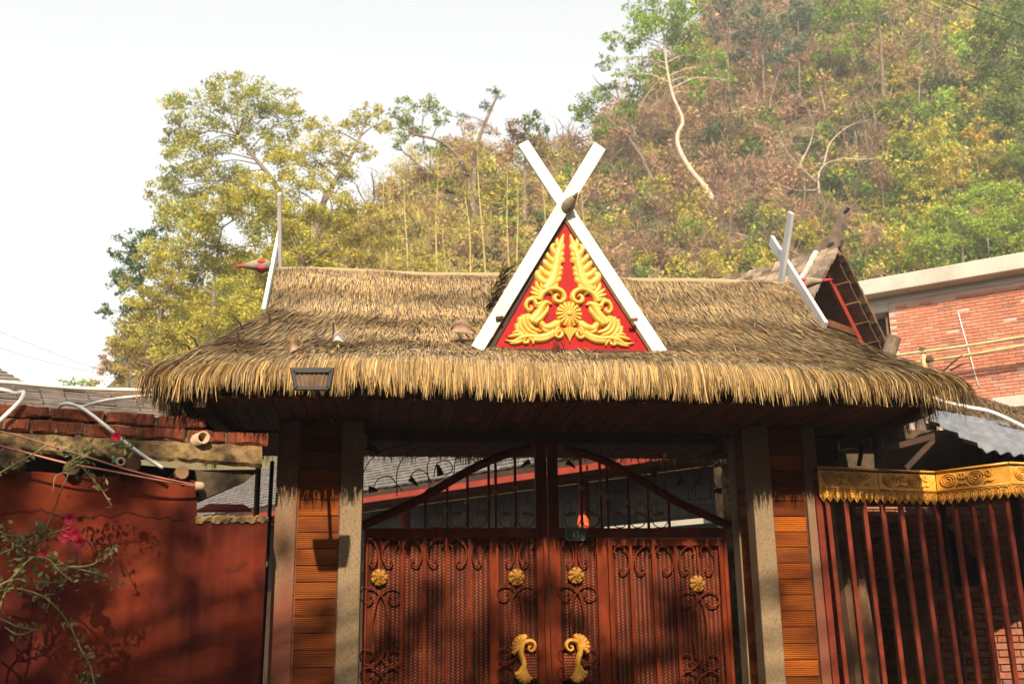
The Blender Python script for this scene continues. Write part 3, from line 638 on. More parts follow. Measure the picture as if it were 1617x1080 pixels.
for k in range(9):
    a = 2*math.pi*k/9; c = PY(488, 653, -.06); leafblade(mb, c, c+np.array([math.cos(a)*.035, -.015, math.sin(a)*.035]), .025)
mb.build('blossom', M('red_blossom', G3((.4, .02, .01), (.5, .04, .02), (.55, .2, .02)), 20, .6, 0), df, recalc=False)

# ================================================================== THE DOUBLE GATE
GY = .50
def Gp(px, py, y=GY): return PY(px, py, y)
def vbar(t, name, px, py0, z1, w, d, y, mat=MAT['iron'], pyref=960):
    """upright at photo column px (measured at row pyref), from the row py0 down to height z1"""
    x = Gp(px, pyref, y)[0]; z0 = Gp(px, py0, y)[2]; return MB().span((x-w/2, y-d/2, z1), (x+w/2, y+d/2, z0)).build(name, mat, t, bevel=.002)
def hbar(t, name, x0, x1, z0, z1, d, y, mat=MAT['iron']): return MB().span((x0, y-d/2, z0), (x1, y+d/2, z1)).build(name, mat, t, bevel=.002)
def scroll(t, pts, r=.006, y=None, name='scroll', mat=None):
    P = catmull([Gp(px, py, GY-.028 if y is None else y) for px, py in pts], 5); return MB().tube(P, r, 6, sx=1.6).build(name, mat or MAT['iron'], t, True)
def spiral(px, py, r, a0, turns, sgn, n=14):
    return [(px+r*(1-.72*k/n)*math.cos(a0+sgn*2*math.pi*turns*k/n), py+r*(1-.72*k/n)*math.sin(a0+sgn*2*math.pi*turns*k/n)) for k in range(n+1)]
def tread(t, x0, x1, z0, z1, y):
    """sheet with raised herringbone ribs"""
    p = MB().span((x0, y, z0), (x1, y+.004, z1)).build('plate', MAT['iron_plate'], t)
    L = .040; w = .011; cw = .036; ch = .024; cs = []
    for a in range(int((x1-x0)/cw)+1):
        for b in range(int((z1-z0)/ch)+1):
            cx = x0+(a+.5)*cw; cz = z0+(b+.5*(a % 2))*ch
            if x0+.018 < cx < x1-.018 and z0+.018 < cz < z1-.018: cs.append((cx, cz, .80 if a % 2 else -.80))
    cs = np.array(cs); n = len(cs); d = np.c_[np.cos(cs[:, 2]), np.sin(cs[:, 2])]; q = np.c_[-d[:, 1], d[:, 0]]; c = cs[:, :2]
    P = np.zeros((n, 6, 3))
    for k, (a, b, h) in enumerate(((-L/2, 0, 0), (0, -w/2, 0), (L/2, 0, 0), (0, w/2, 0), (-L*.28, 0, .006), (L*.28, 0, .006))):
        xy = c+d*a+q*b; P[:, k, 0] = xy[:, 0]; P[:, k, 2] = xy[:, 1]; P[:, k, 1] = y-h+.0005
    b0 = (np.arange(n)*6)[:, None]; T = np.concatenate([b0+np.array([f]) for f in ((0, 1, 4), (1, 5, 4), (1, 2, 5), (2, 3, 5), (3, 4, 5), (3, 0, 4))], 1).reshape(-1, 3)
    org = np.array([(x0+x1)/2, y, (z0+z1)/2]); me = npmesh('tread_rib', P.reshape(-1, 3)-org, T, None, MAT['rib']); fixn(me)
    o = bpy.data.objects.new('tread_rib', me); link(o, p, org); tag(o, kind='stuff'); return p
def flower(t, px, py):
    c = Gp(px, py, GY-.035); mb = MB(); cc_ = np.array([c[0], c[2]])
    for ring, (n, r, y) in enumerate(((7, .062, GY-.030), (6, .042, GY-.040), (5, .024, GY-.048))):
        for k in range(n):
            a = 2*math.pi*k/n+ring*.4; d = np.array([math.cos(a), math.sin(a)]); mb.tongue([cc_+d*r*.1, cc_+d*r*.6, cc_+d*r], (r*.5, r*.75), .014, y, tip=.9)
    return mb.build('flower', MAT['old_gold'], t, True)
def top_scrolls(t, cells, py):
    for x0, x1, flip in cells:
        w = x1-x0; s = 1 if not flip else -1; xa = x0 if not flip else x1
        pts = [(xa+s*w*.22, py+13), (xa+s*w*.12, py+8), (xa+s*w*.2, py+2), (xa+s*w*.5, py+1), (xa+s*w*.82, py+12), (xa+s*w*.88, py+30), (xa+s*w*.72, py+42), (xa+s*w*.48, py+42), (xa+s*w*.42, py+35), (xa+s*w*.55, py+32)]
        scroll(t, pts)
def lyre(t, cx, py, w, h):
    """crossed S-scrolls: spirals at the four corners, a lens between"""
    for s in (-1, 1):
        def circ(cyy, f):
            C0 = (cx+s*w*.56, cyy); r0_ = w*.44
            return [(C0[0]+s*r0_*r_*math.cos(t), C0[1]+f*r0_*r_*math.sin(t)) for t, r_ in ((4.2, .22), (3.3, .38), (2.4, .55), (1.5, .74), (.7, .88), (0, .96), (-.8, 1.0), (-1.6, 1.0), (-2.3, 1.02))]
        scroll(t, circ(py+w*.46, 1)+[(cx-s*w*.12, py+w*.55), (cx-s*w*.33, py+h*.38), (cx-s*w*.36, py+h*.5), (cx-s*w*.33, py+h*.62), (cx-s*w*.12, py+h-w*.55)]+circ(py+h-w*.46, -1)[::-1])
ZB = .06
zr0, zr1 = Gp(700, 849)[2], Gp(700, 834)[2]
def leaf_tongue(t, px, py, dx, dy, w, mat):
    a = Gp(px, py, GY-.02); b = Gp(px+dx, py+dy, GY-.02); mb = MB(); mb.tongue([(a[0], a[2]), ((a[0]+b[0])/2+.006, (a[2]+b[2])/2+.008), (b[0], b[2])], (w, w*.3), .010, GY-.02)
    return mb.build('leaf', mat, t, True)
def transom(t, mir):
    """vine scrolls and leaves above, collared bars and scrolls below the slanting brace; traced on one leaf, mirrored on the other"""
    cxm = GX
    def mp(px, py):
        p = Gp(px, py); return (2*cxm-p[0], p[2]) if mir else (p[0], p[2])
    def tb(pts, r, mat, name='scroll', y=GY-.01):
        P = catmull([(mp(*p)[0], y, mp(*p)[1]) for p in pts], 5); return MB().tube(P, r, 6).build(name, mat, t, True)
    c = lambda x, y: (540+x/4.49, 640+y/4.49)
    br = [c(130, 858), c(420, 730), c(600, 640), c(850, 490), c(1100, 370), c(1340, 300)]
    P = catmull([(mp(*p)[0], GY-.012, mp(*p)[1]) for p in br], 6); MB().tube(P, .034, 4, sx=1.0).build('brace', MAT['iron'], t)
    for pts in ([(140, 500), (200, 390), (280, 330), (400, 290), (520, 265)], [(390, 640), (390, 480), (430, 380), (520, 310), (620, 290)], [(620, 580), (605, 430), (650, 340), (740, 300), (850, 290)],
                [(790, 500), (810, 370), (870, 310), (950, 300), (990, 340), (970, 400), (930, 390), (935, 360)], [(220, 600), (240, 545), (280, 510), (340, 505), (390, 560), (430, 610)], [(480, 510), (530, 460), (590, 475), (640, 560)],
                [(650, 510), (670, 420), (720, 390), (770, 410), (780, 460), (730, 500)], [(1000, 380), (1050, 370), (1080, 320), (1060, 280)], [(1180, 300), (1220, 290), (1210, 260)]):
        tb([c(*p) for p in pts], .0045, MAT['dark_iron'])
    for (x, y, dx, dy, w) in ((175, 290, 22, 12, .07), (700, 500, -6, -18, .06), (190, 600, 14, 2, .06), (480, 520, 12, 12, .05), (1330, 400, -14, 10, .05), (600, 620, 10, -8, .04)):
        a = mp(*c(x, y)); b = mp(c(x, y)[0]+dx, c(x, y)[1]+dy); m = MB(); m.tongue([a, ((a[0]+b[0])/2, (a[1]+b[1])/2+.008), b], (w, w*.3), .012, GY-.02); m.build('leaf', MAT['dark_iron'], t, True)
    for x, yt, yc in ((590, 660, 0), (745, 575, 740), (890, 490, 685), (1042, 420, 645), (1092, 400, 620), (1232, 345, 580)):
        a = mp(*c(x, yt)); b = mp(*c(x, 880)); MB().span((b[0]-.010, GY-.008, b[1]), (b[0]+.010, GY+.008, a[1])).build('bar', MAT['iron'], t)
        if yc:
            k = mp(*c(x, yc)); MB().tube([(b[0], GY, k[1]-.02), (b[0], GY, k[1]-.008), (b[0], GY, k[1]+.008), (b[0], GY, k[1]+.02)], [.016, .022, .022, .016], 8).build('collar', MAT['old_gold'], t, True)
    for x in (670, 820, 970, 1165, 1310):
        s = 1 if x in (670, 970, 1310) else -1
        tb([c(x-s*70, 700), c(x-s*75, 790), c(x-s*40, 860), c(x+s*20, 860), c(x+s*55, 810), c(x+s*40, 765)], .0045, MAT['dark_iron'])
        a = mp(*c(x-s*30, 770)); b = mp(*c(x+s*40, 785)); m = MB(); m.tongue([a, ((a[0]+b[0])/2, (a[1]+b[1])/2+.012), b], (.035, .022), .012, GY-.018); m.build('leaf', MAT['old_gold'], t, True)
        tb([c(x, 700), c(x+s*25, 680), c(x+s*50, 710), c(x+s*45, 770)], .0035, MAT['dark_iron'])
def handle(t, mir):
    cxm = Gp(868, 1035)[0]
    def h(x, y):
        p = Gp(780+x/8.085, 960+y/8.085, GY-.075); return np.array([2*cxm-p[0] if mir else p[0], p[2]])
    u = np.linalg.norm(h(100, 0)-h(0, 0))/100; mb = MB()
    for x, y in ((412, 338), (360, 335), (305, 355), (262, 400), (236, 460), (232, 520), (245, 582)): mb.tongue([h(360, 520), h((360+x)/2-4, (470+y)/2), h(x, y)], (62*u, 66*u), .030, GY-.06, tip=.9)
    mb.tongue([h(355, 560), h(378, 455), h(440, 418), h(500, 425), h(528, 470), h(515, 525), h(478, 548), h(448, 525), h(452, 492), h(480, 490)], (62*u, 26*u), .034, GY-.06, tip=.9)
    mb.tongue([h(345, 480), h(350, 570), h(378, 660), h(388, 740), h(375, 860)], (80*u, 66*u), .040, GY-.06, tip=.9)
    for x, y in ((272, 848), (300, 902), (348, 938), (400, 962), (445, 950), (478, 915)): mb.tongue([h(382, 740), h((380+x)/2, (810+y)/2), h(x, y)], (56*u, 66*u), .030, GY-.06, tip=.9)
    o = mb.build('handle', MAT['gold_orange'], t, True); a = h(360, 470); b = h(380, 850)
    for q in (a, b): MB().tube([(q[0], GY-.06, q[1]), (q[0], GY, q[1])], .014, 8).build('standoff', MAT['iron'], o)
    # studded back plate
    p0 = h(405, 580); p1 = h(570, 905); ys = GY-.042
    bp = MB().span((min(p0[0], p1[0]), ys, min(p0[1], p1[1])), (max(p0[0], p1[0]), ys+.01, max(p0[1], p1[1]))).build('handle_plate', MAT['iron'], t)
    st = MB(); nx, nz = 5, 9
    for a_ in range(nx):
        for b_ in range(nz):
            x = p0[0]+(p1[0]-p0[0])*(a_+.5+.25*(b_ % 2))/(nx+.5); z = p0[1]+(p1[1]-p0[1])*(b_+.5)/nz; st.tube([(x, ys+.002, z), (x, ys-.004, z), (x, ys-.006, z)], [.008, .006, .002], 6)
    s_ = st.build('stud', M('stud_metal', G3((.28, .08, .04), (.38, .12, .06), (.42, .15, .08)), 8, .4, 0), bp, True); tag(s_, kind='stuff')

gl = thing('gate_leaf', (-.5, GY, 0), 'left leaf of the red-brown iron gate with treaded panels and no number plate', 'gate')
gr = thing('gate_leaf', (1.05, GY, 0), 'right leaf of the red-brown iron gate with the narrow wicket door', 'gate')
XA, XM, XB = Gp(573, 960)[0], Gp(864, 960)[0], 1.722
X1, X2 = Gp(773, 960)[0], Gp(787, 960)[0]; XI0 = Gp(848, 960)[0]
# left leaf
for x0, x1, n in ((XA, XA+.03, 'stile'), (X1, X2, 'stile'), (XI0, XI0+.055, 'stile')):
    MB().span((x0, GY-.025, ZB), (x1, GY+.02, 3.04 if x0 == XI0 else zr0)).build(n, MAT['iron'], gl, bevel=.002)
hbar(gl, 'rail', XA, XI0, zr0, zr1, .05, GY-.002); hbar(gl, 'rail', XA, XI0, ZB, ZB+.07, .05, GY-.002)
MB().span((XI0+.057, GY-.035, ZB), (XI0+.092, GY+.01, 3.04)).build('meeting_strip', MAT['iron'], gl, bevel=.002)
tread(gl, XA+.03, X1, ZB, zr0, GY+.012); tread(gl, X2, XI0, ZB, zr0, GY+.012)
for px in (634, 670, 705.5, 741): vbar(gl, 'bar', px, 849, ZB, .026, .03, GY-.020)
for px in (599, 816): vbar(gl, 'bar', px, 849, Gp(px, 900)[2], .015, .02, GY-.010, pyref=870); flower(gl, px, 911)
top_scrolls(gl, ((572, 599, False), (600, 634, True), (635, 670, False), (671, 705, True), (706, 741, False), (742, 773, True), (788, 815, False), (817, 846, True)), 850)
for k in range(5): lyre(gl, 601, 926+k*127, 33, 125); lyre(gl, 816, 922+k*127, 31, 125)
transom(gl, False); handle(gl, False)
# right leaf with wicket
XR0 = Gp(874, 960)[0]; XR1 = Gp(885, 960)[0]
MB().span((XR0-.028, GY-.025, ZB), (XR1+.0, GY+.02, 3.04)).build('stile', MAT['iron'], gr, bevel=.002)
XS0, XS1 = Gp(944, 960)[0], Gp(961, 960)[0]
MB().span((XS0, GY-.025, ZB), (XS1, GY+.02, zr0)).build('stile', MAT['iron'], gr, bevel=.002)
MB().span((XB-.03, GY-.025, ZB), (XB, GY+.02, zr0)).build('stile', MAT['iron'], gr, bevel=.002)
hbar(gr, 'rail', XR1, XB, zr0, zr1, .05, GY-.002); hbar(gr, 'rail', XR1, XB, ZB, ZB+.05, .05, GY-.002)
zw = zr0-.012
wk = MB()
hx0, hx1 = XS1+.006, XB-.036
wk.span((hx0, GY-.032, zw-.055), (hx1, GY+.01, zw)).span((hx0, GY-.032, ZB+.06), (hx0+.035, GY+.01, zw-.0555)).span((hx1-.035, GY-.032, ZB+.06), (hx1, GY+.01, zw-.0555))
wk.build('wicket_frame', MAT['iron'], gr, bevel=.002)
tread(gr, XR1, XS0, ZB, zr0, GY+.012); tread(gr, hx0+.02, hx1-.02, ZB, zw-.03, GY+.013)
for px in (999, 1035, 1070): vbar(gr, 'bar', px, 862, ZB, .026, .03, GY-.020)
for px, y in ((909, 849), (1101, 862)): vbar(gr, 'bar', px, y, Gp(px, 900)[2], .015, .02, GY-.010, pyref=870); flower(gr, px+.5, y+59)
top_scrolls(gr, ((886, 908, False), (910, 941, True)), 851); top_scrolls(gr, ((966, 997, False), (999, 1033, True), (1034, 1067, False), (1069, 1100, True), (1102, 1132, False)), 862)
for k in range(5): lyre(gr, 912, 922+k*127, 31, 125); lyre(gr, 1105, 932+k*127, 32, 125)
transom(gr, True); handle(gr, True)

# ------------------------------------------------------------------ house number plate
ny = GY-.052
npo = thing('number_plate', Gp(908, 842, ny), 'small dark green house number plate reading 43 on the gate', 'sign')
pc = [Gp(893.5, 831.5, ny), Gp(924, 832.5, ny), Gp(924, 850, ny), Gp(921.5, 852.5, ny), Gp(896, 852, ny), Gp(893.5, 849.5, ny)]
MB().prism(pc, (0, .004, 0)).build('plate', MAT['plate_green'], npo)
mb = MB()
for i in range(6): mb.bar(pc[i]+np.array([0, -.001, 0]), pc[(i+1) % 6]+np.array([0, -.001, 0]), .003, .005, (0, 1, 0))
mb.build('rim', M('plate_rim', G3((.35, .34, .3), (.45, .44, .4), (.5, .48, .44)), 8, .4, 0), npo)
def text(body, c, size, parent, mat):
    cu = bpy.data.curves.new('lettering', 'FONT'); cu.body = body; cu.align_x = 'CENTER'; cu.align_y = 'CENTER'; cu.size = size; cu.extrude = .0008
    o = bpy.data.objects.new('tmp', cu); col.objects.link(o); dg = bpy.context.evaluated_depsgraph_get(); me = bpy.data.meshes.new_from_object(o.evaluated_get(dg)); bpy.data.objects.remove(o)
    me.name = 'lettering'; me.materials.clear(); me.materials.append(mat); q = bpy.data.objects.new('lettering', me); link(q, parent, c); q.rotation_euler = (math.pi/2, 0, 0); return q
n43 = text('43', Gp(909, 845.4, ny-.002), .074, npo, MAT['plate_ink']); n43.scale = (.8, 1, 1)
mb = MB()
for row, (y, xs_) in enumerate(((834.2, (897.5, 900.5, 903.5, 907.5, 913, 916.5, 919.5)), (838.0, (902, 905.8, 910, 914)))):
    for x in xs_:
        c = Gp(x, y, ny-.001); s = .0045
        for dx, dz, w, h in ((0, s, 1.6, .35), (0, 0, 1.6, .35), (0, -s, 1.4, .35), (-.4*s, 0, .35, 2.0)): mb.box(c+np.array([dx, 0, dz]), (s*w, .001, s*h))
mb.build('lettering', MAT['plate_ink'], npo)
# ================================================================== HOUSE BEHIND THE GATE
def hdir(px, py): d = ray(px, py).copy(); d[2] = 0; return unit(d)
def lerp(a, b, t): return np.asarray(a)+(np.asarray(b)-np.asarray(a))*t
def course_roof(parent, BL, BR, TR, TL, nc, tw, mat, th=.02, lift=.012, name='tile_course', jit=.5):
    """overlapping tile courses, bottom to top; every tile its own slab with uneven edge"""
    BL, BR, TR, TL = map(np.asarray, (BL, BR, TR, TL)); nrm = unit(np.cross(BR-BL, TL-BL)); nrm = nrm if nrm[2] > 0 else -nrm
    for c in range(nc):
        t0, t1 = c/nc, min(1.0, (c+1.25)/nc); A, B, Cc, D = lerp(BL, TL, t0), lerp(BR, TR, t0), lerp(BR, TR, t1), lerp(BL, TL, t1)
        L = np.linalg.norm(B-A); n = max(2, int(L/tw)); mb = MB(); up = unit(D-A)
        for k in range(n):
            s0, s1 = k/n+.002, (k+1)/n-.002; e = rng.uniform(-1, 1)*jit*.03; l = lift+rng.uniform(-.4, .6)*lift*jit
            p = [lerp(A, B, s0)-up*e, lerp(A, B, s1)-up*(e+rng.uniform(-.01, .01)), lerp(D, Cc, s1), lerp(D, Cc, s0)]
            q = [p[0]+nrm*(l+th), p[1]+nrm*(l+th), p[2]+nrm*th*.6, p[3]+nrm*th*.6]; p = [p[0]+nrm*l, p[1]+nrm*l, p[2], p[3]]
            mb.add(p+q, [(3, 2, 1, 0), (4, 5, 6, 7), (0, 1, 5, 4), (1, 2, 6, 5), (2, 3, 7, 6), (3, 0, 4, 7)])
        mb.build(name, mat, parent, recalc=False)
eH = hdir(-940, 1011); qH = np.array([-eH[1], eH[0], 0]); qH = qH if qH[1] > 0 else -qH
E0 = PY(700, 757, 6.0)                                   # a point on the eave edge
def HP(px, py, off=0.): return PP(px, py, E0+qH*off, qH)
ZE = E0[2]
sL, sR = 8.5, -4.4                                       # extents along eH (left/far positive)
EL, ER = E0+eH*sL, E0+eH*sR
hs_ = thing('tiled_house', (E0[0], E0[1]+1.5, 0), 'house with pale tiled roof and red fascia seen through the gate', 'house')
up_ = qH*3.0+np.array([0, 0, 1.5])
rf_ = MB().prism([EL-np.array([0, 0, .012]), ER-np.array([0, 0, .012]), ER+up_-np.array([0, 0, .012]), EL+up_-np.array([0, 0, .012])], (0, 0, -.06)).build('roof', MAT['dark_wood'], hs_)
course_roof(rf_, EL, ER, ER+up_, EL+up_, 19, .22, MAT['tile'], .022, .016)
MB().bar(EL-np.array([0, 0, .11])+qH*.02, ER-np.array([0, 0, .11])+qH*.02, .03, .09).build('fascia', MAT['red_wood'], hs_)
for k in range(8):
    o = qH*(.1+.125*k)+np.array([0, 0, -.10+.0*k]); MB().bar(EL+o, ER+o, .115, .02).build('soffit_board', MAT['plank'], hs_)
WO = 1.05
w0 = E0+qH*WO; wt = ZE-.11
MB().prism([w0+eH*sL-np.array([0, 0, w0[2]]), w0+eH*sR-np.array([0, 0, w0[2]]), w0+eH*sR+np.array([0, 0, wt-w0[2]]), w0+eH*sL+np.array([0, 0, wt-w0[2]])], qH*.2).build('wall', MAT['dark_wood'], hs_)
wall_obj = bpy.data.objects['wall']
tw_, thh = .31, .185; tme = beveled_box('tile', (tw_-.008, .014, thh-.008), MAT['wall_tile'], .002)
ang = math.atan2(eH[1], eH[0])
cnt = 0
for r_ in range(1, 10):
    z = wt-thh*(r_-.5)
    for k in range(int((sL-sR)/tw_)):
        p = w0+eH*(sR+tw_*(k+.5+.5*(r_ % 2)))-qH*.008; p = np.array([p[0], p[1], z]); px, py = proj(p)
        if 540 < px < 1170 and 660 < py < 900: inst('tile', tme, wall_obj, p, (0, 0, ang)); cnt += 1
for px, y0, y1, r_ in ((920, 720, 838, .07), (640, 765, 850, .08)):
    a = HP(px, y0, .7); MB().tube([(a[0], a[1], 0), (a[0], a[1], ZE-.12)], r_, 12).build('column', MAT['red_wood'], hs_, True)
for (x0, x1, y0, y1) in ((945, 957, 814, 840), (968, 1004, 812, 842), (1085, 1135, 795, 842)):
    MB().prism([HP(x0, y1, WO-.02), HP(x1, y1, WO-.02), HP(x1, y0, WO-.02), HP(x0, y0, WO-.02)], qH*.012).build('window', MAT['black'], hs_)
MB().bar(HP(958, 836, .6), HP(1140, 820, .6), .08, .06).build('ledge', MAT['concrete'], hs_)
lp = HP(921, 828, .45)
ln = thing('lantern', lp, 'orange-red paper lantern behind the gate beside the number plate', 'lantern')
MB().tube([lp+np.array([0, 0, z]) for z in (-.13, -.10, -.04, .04, .10, .13)], [.025, .055, .072, .072, .055, .025], 14).build('shade', MAT['lantern'], ln, True)
MB().tube([lp+np.array([0, 0, z]) for z in (-.006, .006)], .074, 14).build('band', MAT['gold'], ln, True)
MB().tube([lp+np.array([0, 0, .13]), lp+np.array([0, 0, .16])], .03, 10).build('cap', MAT['gold'], ln, True)
MB().tube([lp+np.array([0, 0, .16]), np.array([lp[0], lp[1], ZE-.10])], .004, 5).build('cord', MAT['cable_black'], ln)
# torn paper scraps caught in the gate top
for px, py, w, h in ((927, 738, .02, .05), (1050, 718, .03, .045)):
    a = PY(px, py, .42); o = MB().add([a+np.array([-w/2, 0, -h/2]), a+np.array([w/2, .01, -h*.4]), a+np.array([w*.3, -.01, h/2]), a+np.array([-w*.4, 0, h*.3]), a+np.array([0, -.012, 0])], [(0, 1, 4), (1, 2, 4), (2, 3, 4), (3, 0, 4)]).build('paper_scrap', MAT['white'], None, recalc=False)
    tag(o, 'white paper scrap caught on the right gate top near the '+('middle post' if px < 1000 else 'far jamb'), 'scrap')

# ================================================================== LEFT: RED PLASTER WALL
dL = hdir(4800, 945); nL = np.array([dL[1], -dL[0], 0]); nL = nL if nL[1] < 0 else -nL
W0 = PY(425, 815, -.42)
def LW(px, py, off=0.): return PP(px, py, W0+nL*off, nL)
def down(p): return np.array([p[0], p[1], 0.])
lw = thing('plaster_wall', down(LW(150, 900)), 'cracked red ochre plaster wall topped by old brick courses', 'wall')
a, b, c_, d_ = LW(-260, 728), LW(310, 758), LW(312, 822), LW(421, 822)
pl = MB().prism([down(a), a, LW(-60, 741), LW(60, 744), LW(150, 752), LW(230, 752), b, LW(311, 790), c_, LW(340, 820), LW(380, 821), d_, LW(423.5, 828), down(LW(423.5, 828))], -nL*.26).build('plaster', MAT['plaster'], lw, bevel=.012, org=(0, 0, 0))
# rough earth capping on the low end
mb = MB(); n = 26; V = []; Fc = []
for i in range(n):
    px = 309+(424-309)*i/(n-1); y0 = 822+rng.uniform(-2, 3); y1 = 815+rng.uniform(-3, 2.0)
    for py, of in ((y0+2, .012), (y1+3, .02), (y1, .0), (y1+1, -.26)): V.append(LW(px, py, of+rng.uniform(-.006, .006)))
for i in range(n-1):
    for j in range(3): Fc.append((i*4+j, i*4+j+1, (i+1)*4+j+1, (i+1)*4+j))
mb.add(V, Fc).build('earth_capping', MAT['mortar'], lw, recalc=False)
# mud slab under the bricks, uneven edges
def ragged(top, bot, n, off, depth, name, mat, amp=1.2):
    V = []; Fc = []
    for i in range(n):
        t = i/(n-1); px = top[0][0]+(top[1][0]-top[0][0])*t; yt = top[0][1]+(top[1][1]-top[0][1])*t+rng.uniform(-amp, amp); yb = bot[0][1]+(bot[1][1]-bot[0][1])*t+rng.uniform(-amp, amp)*1.5
        for k, (py, of) in enumerate(((yt, off-depth), (yt, off-.01), (yt*.8+yb*.2, off+rng.uniform(-.012, .012)), (yt*.5+yb*.5, off+rng.uniform(-.012, .016)), (yt*.2+yb*.8, off+rng.uniform(-.012, .012)), (yb, off-.02), (yb, off-depth))): V.append(LW(px, py, of))
    m = 7
    for i in range(n-1):
        for j in range(m-1): Fc.append((i*m+j, i*m+j+1, (i+1)*m+j+1, (i+1)*m+j))
    Fc.append(tuple(range(m-1, -1, -1))); Fc.append(tuple((n-1)*m+j for j in range(m)))
    return MB().add(V, Fc).build(name, mat, lw)
ragged(((-260, 668), (414, 705)), ((-260, 694), (414, 738)), 60, .10, .46, 'mud_slab', MAT['mortar'])
ragged(((-260, 642), (322, 678)), ((-260, 668), (322, 704)), 40, .072, .40, 'mortar_bed', MAT['mortar'], .6)
ragged(((316, 680), (420, 687)), ((316, 704), (420, 706)), 12, .066, .40, 'mortar_bed', MAT['mortar'], .6)
ragged(((-260, 620), (318, 664)), ((-260, 643), (318, 680)), 40, .055, .38, 'mortar_bed', MAT['mortar'], .5)
import bmesh
def rough_brick(name, d, mat, amp=.009):
    me = bpy.data.meshes.new(name); bm = bmesh.new(); bmesh.ops.create_cube(bm, size=1); bmesh.ops.scale(bm, vec=d, verts=bm.verts)
    bmesh.ops.bevel(bm, geom=bm.edges[:], offset=.012, segments=1, affect='EDGES')
    bmesh.ops.subdivide_edges(bm, edges=[e for e in bm.edges if e.calc_length() > .12], cuts=3)
    for v in bm.verts: v.co += Vector(rng.uniform(-amp, amp, 3))
    bm.to_mesh(me); bm.free(); me.materials.append(mat); return me
rb = [rough_brick('brick', (1, .24, .080), MAT['adobe_brick']) for _ in range(3)]
aL = math.atan2(dL[1], dL[0])
def lay(row, y_at):
    for x0, x1 in row:
        p0, p1 = LW(x0, y_at(x0), .0), LW(x1, y_at(x1), .0); L = np.linalg.norm((p1-p0)[:2]); c = (p0+p1)/2-nL*.03
        o = inst('brick', rb[rng.integers(3)], lw, c, (rng.normal(0, .012), -math.asin((p1-p0)[2]/np.linalg.norm(p1-p0)), aL+rng.normal(0, .008)), (L, 1, rng.uniform(.92, 1.06)))
lay(((-250, -175), (-168, -92), (-86, -6), (-1, 76), (81, 163), (168, 242), (249, 322)), lambda x: 649+x*.0735)
lay(((-240, -160), (-152, -75), (-68, 3), (9, 46), (51, 131), (138, 212), (217, 290), (296, 352), (356, 420)), lambda x: 672.5+x*.0600)
# shelf of dark timber under the slab end, rafter ends in the gap
MB().prism([LW(308, 742, .02), LW(411, 741, .02), LW(392, 757, .02), LW(318, 789, .02)], -nL*.2).build('timber_shelf', MAT['netting'], lw)
for px, py, r_, L in ((18, 728, .088, .14), (207, 736, .062, .10), (113, 741, .055, .08), (-110, 722, .08, .12), (286, 748, .05, .06)):
    c = LW(px, py, 0); MB().tube([c-nL*.5, c+nL*(L-.03), c+nL*(L-.01), c+nL*L], [r_, r_, r_*.96, r_*.85], 9).build('rafter_end', MAT['mortar'] if r_ > .07 else MAT['under_wood'], lw)
MB().prism([down(LW(-260, 700, -.45)), LW(-260, 690, -.45), LW(310, 742, -.45), down(LW(310, 742, -.45))], -nL*.05).build('back_face', MAT['dark_wood'], lw)
# clay drain stub
cs_ = LW(306, 697, .05); dn_ = unit(nL+dL*.45+np.array([0, 0, .12]))
cp = thing('drain_pipe', cs_, 'short tan clay drain pipe poking out of the brick coping', 'pipe')
mb = MB(); ring = lambda p, r_: [p+r_*(math.cos(t)*dL+math.sin(t)*np.array([0, 0, 1.])) for t in np.linspace(0, 2*math.pi, 14, endpoint=False)]
rings = [ring(cs_-dn_*.1, .042), ring(cs_+dn_*.12, .044), ring(cs_+dn_*.12, .034), ring(cs_-dn_*.08, .03)]
V = sum(rings, []); Fc = [(i*14+k, i*14+(k+1) % 14, (i+1)*14+(k+1) % 14, (i+1)*14+k) for i in range(3) for k in range(14)]
mb.add(V, Fc).build('tube', MAT['clay'], cp, True)
# PVC conduits, cables
def pipe(name, pts, r_, mat, label, cat, off=True, n=8):
    P = catmull([LW(px, py, o) for px, py, o in pts], 6); o = MB().tube(P, r_, n).build(name, mat, None, True); return tag(o, label, cat)
pipe('plastic_pipe', ((-200, 588, -.3), (0, 603, -.35), (120, 613, -.4), (250, 617, -.45), (330, 619, -.5)), .014, MAT['pvc'], 'long white plastic pipe running along the ridge of the old tile roof', 'pipe')
pipe('plastic_pipe', ((-120, 596, .10), (0, 615, .10), (22, 621, .11), (35, 619, .12), (37, 622, .13), (30, 635, .14), (0, 664, .15), (-60, 720, .16)), .014, MAT['pvc'], 'bent white plastic pipe hooked over the brick coping at its free end', 'pipe')
pipe('plastic_pipe', ((94, 642, -.05), (100, 638, .02), (112, 638, .08), (132, 646, .12), (160, 667, .14), (200, 700, .15), (230, 722, .15), (257, 739, .14)), .012, MAT['pvc'], 'grey-white plastic pipe sagging across both brick courses of the wall', 'pipe')
pipe('plastic_pipe', ((122, 646, .02), (140, 639, -.05), (180, 630, -.15), (240, 624, -.25), (300, 619, -.35)), .011, MAT['pvc'], 'white plastic pipe rising from the brick coping to the thatch corner', 'pipe')
pipe('cable', ((-200, 640, .2), (0, 681, .2), (85, 705, .19), (200, 741, .17), (262, 756, .15), (311, 766, .10)), .006, MAT['cable_red'], 'upper red-brown cable strung across the plaster wall to the insulator', 'cable')
pipe('cable', ((-200, 655, .2), (0, 704, .2), (100, 730, .19), (160, 741, .17), (240, 756, .15), (311, 768, .10)), .007, MAT['cable_red'], 'lower red-brown cable strung across the plaster wall to the insulator', 'cable')
ip = LW(316, 768, .08); ins = thing('insulator', ip, 'pale cream knob insulator at the end of the red-brown cables', 'insulator')
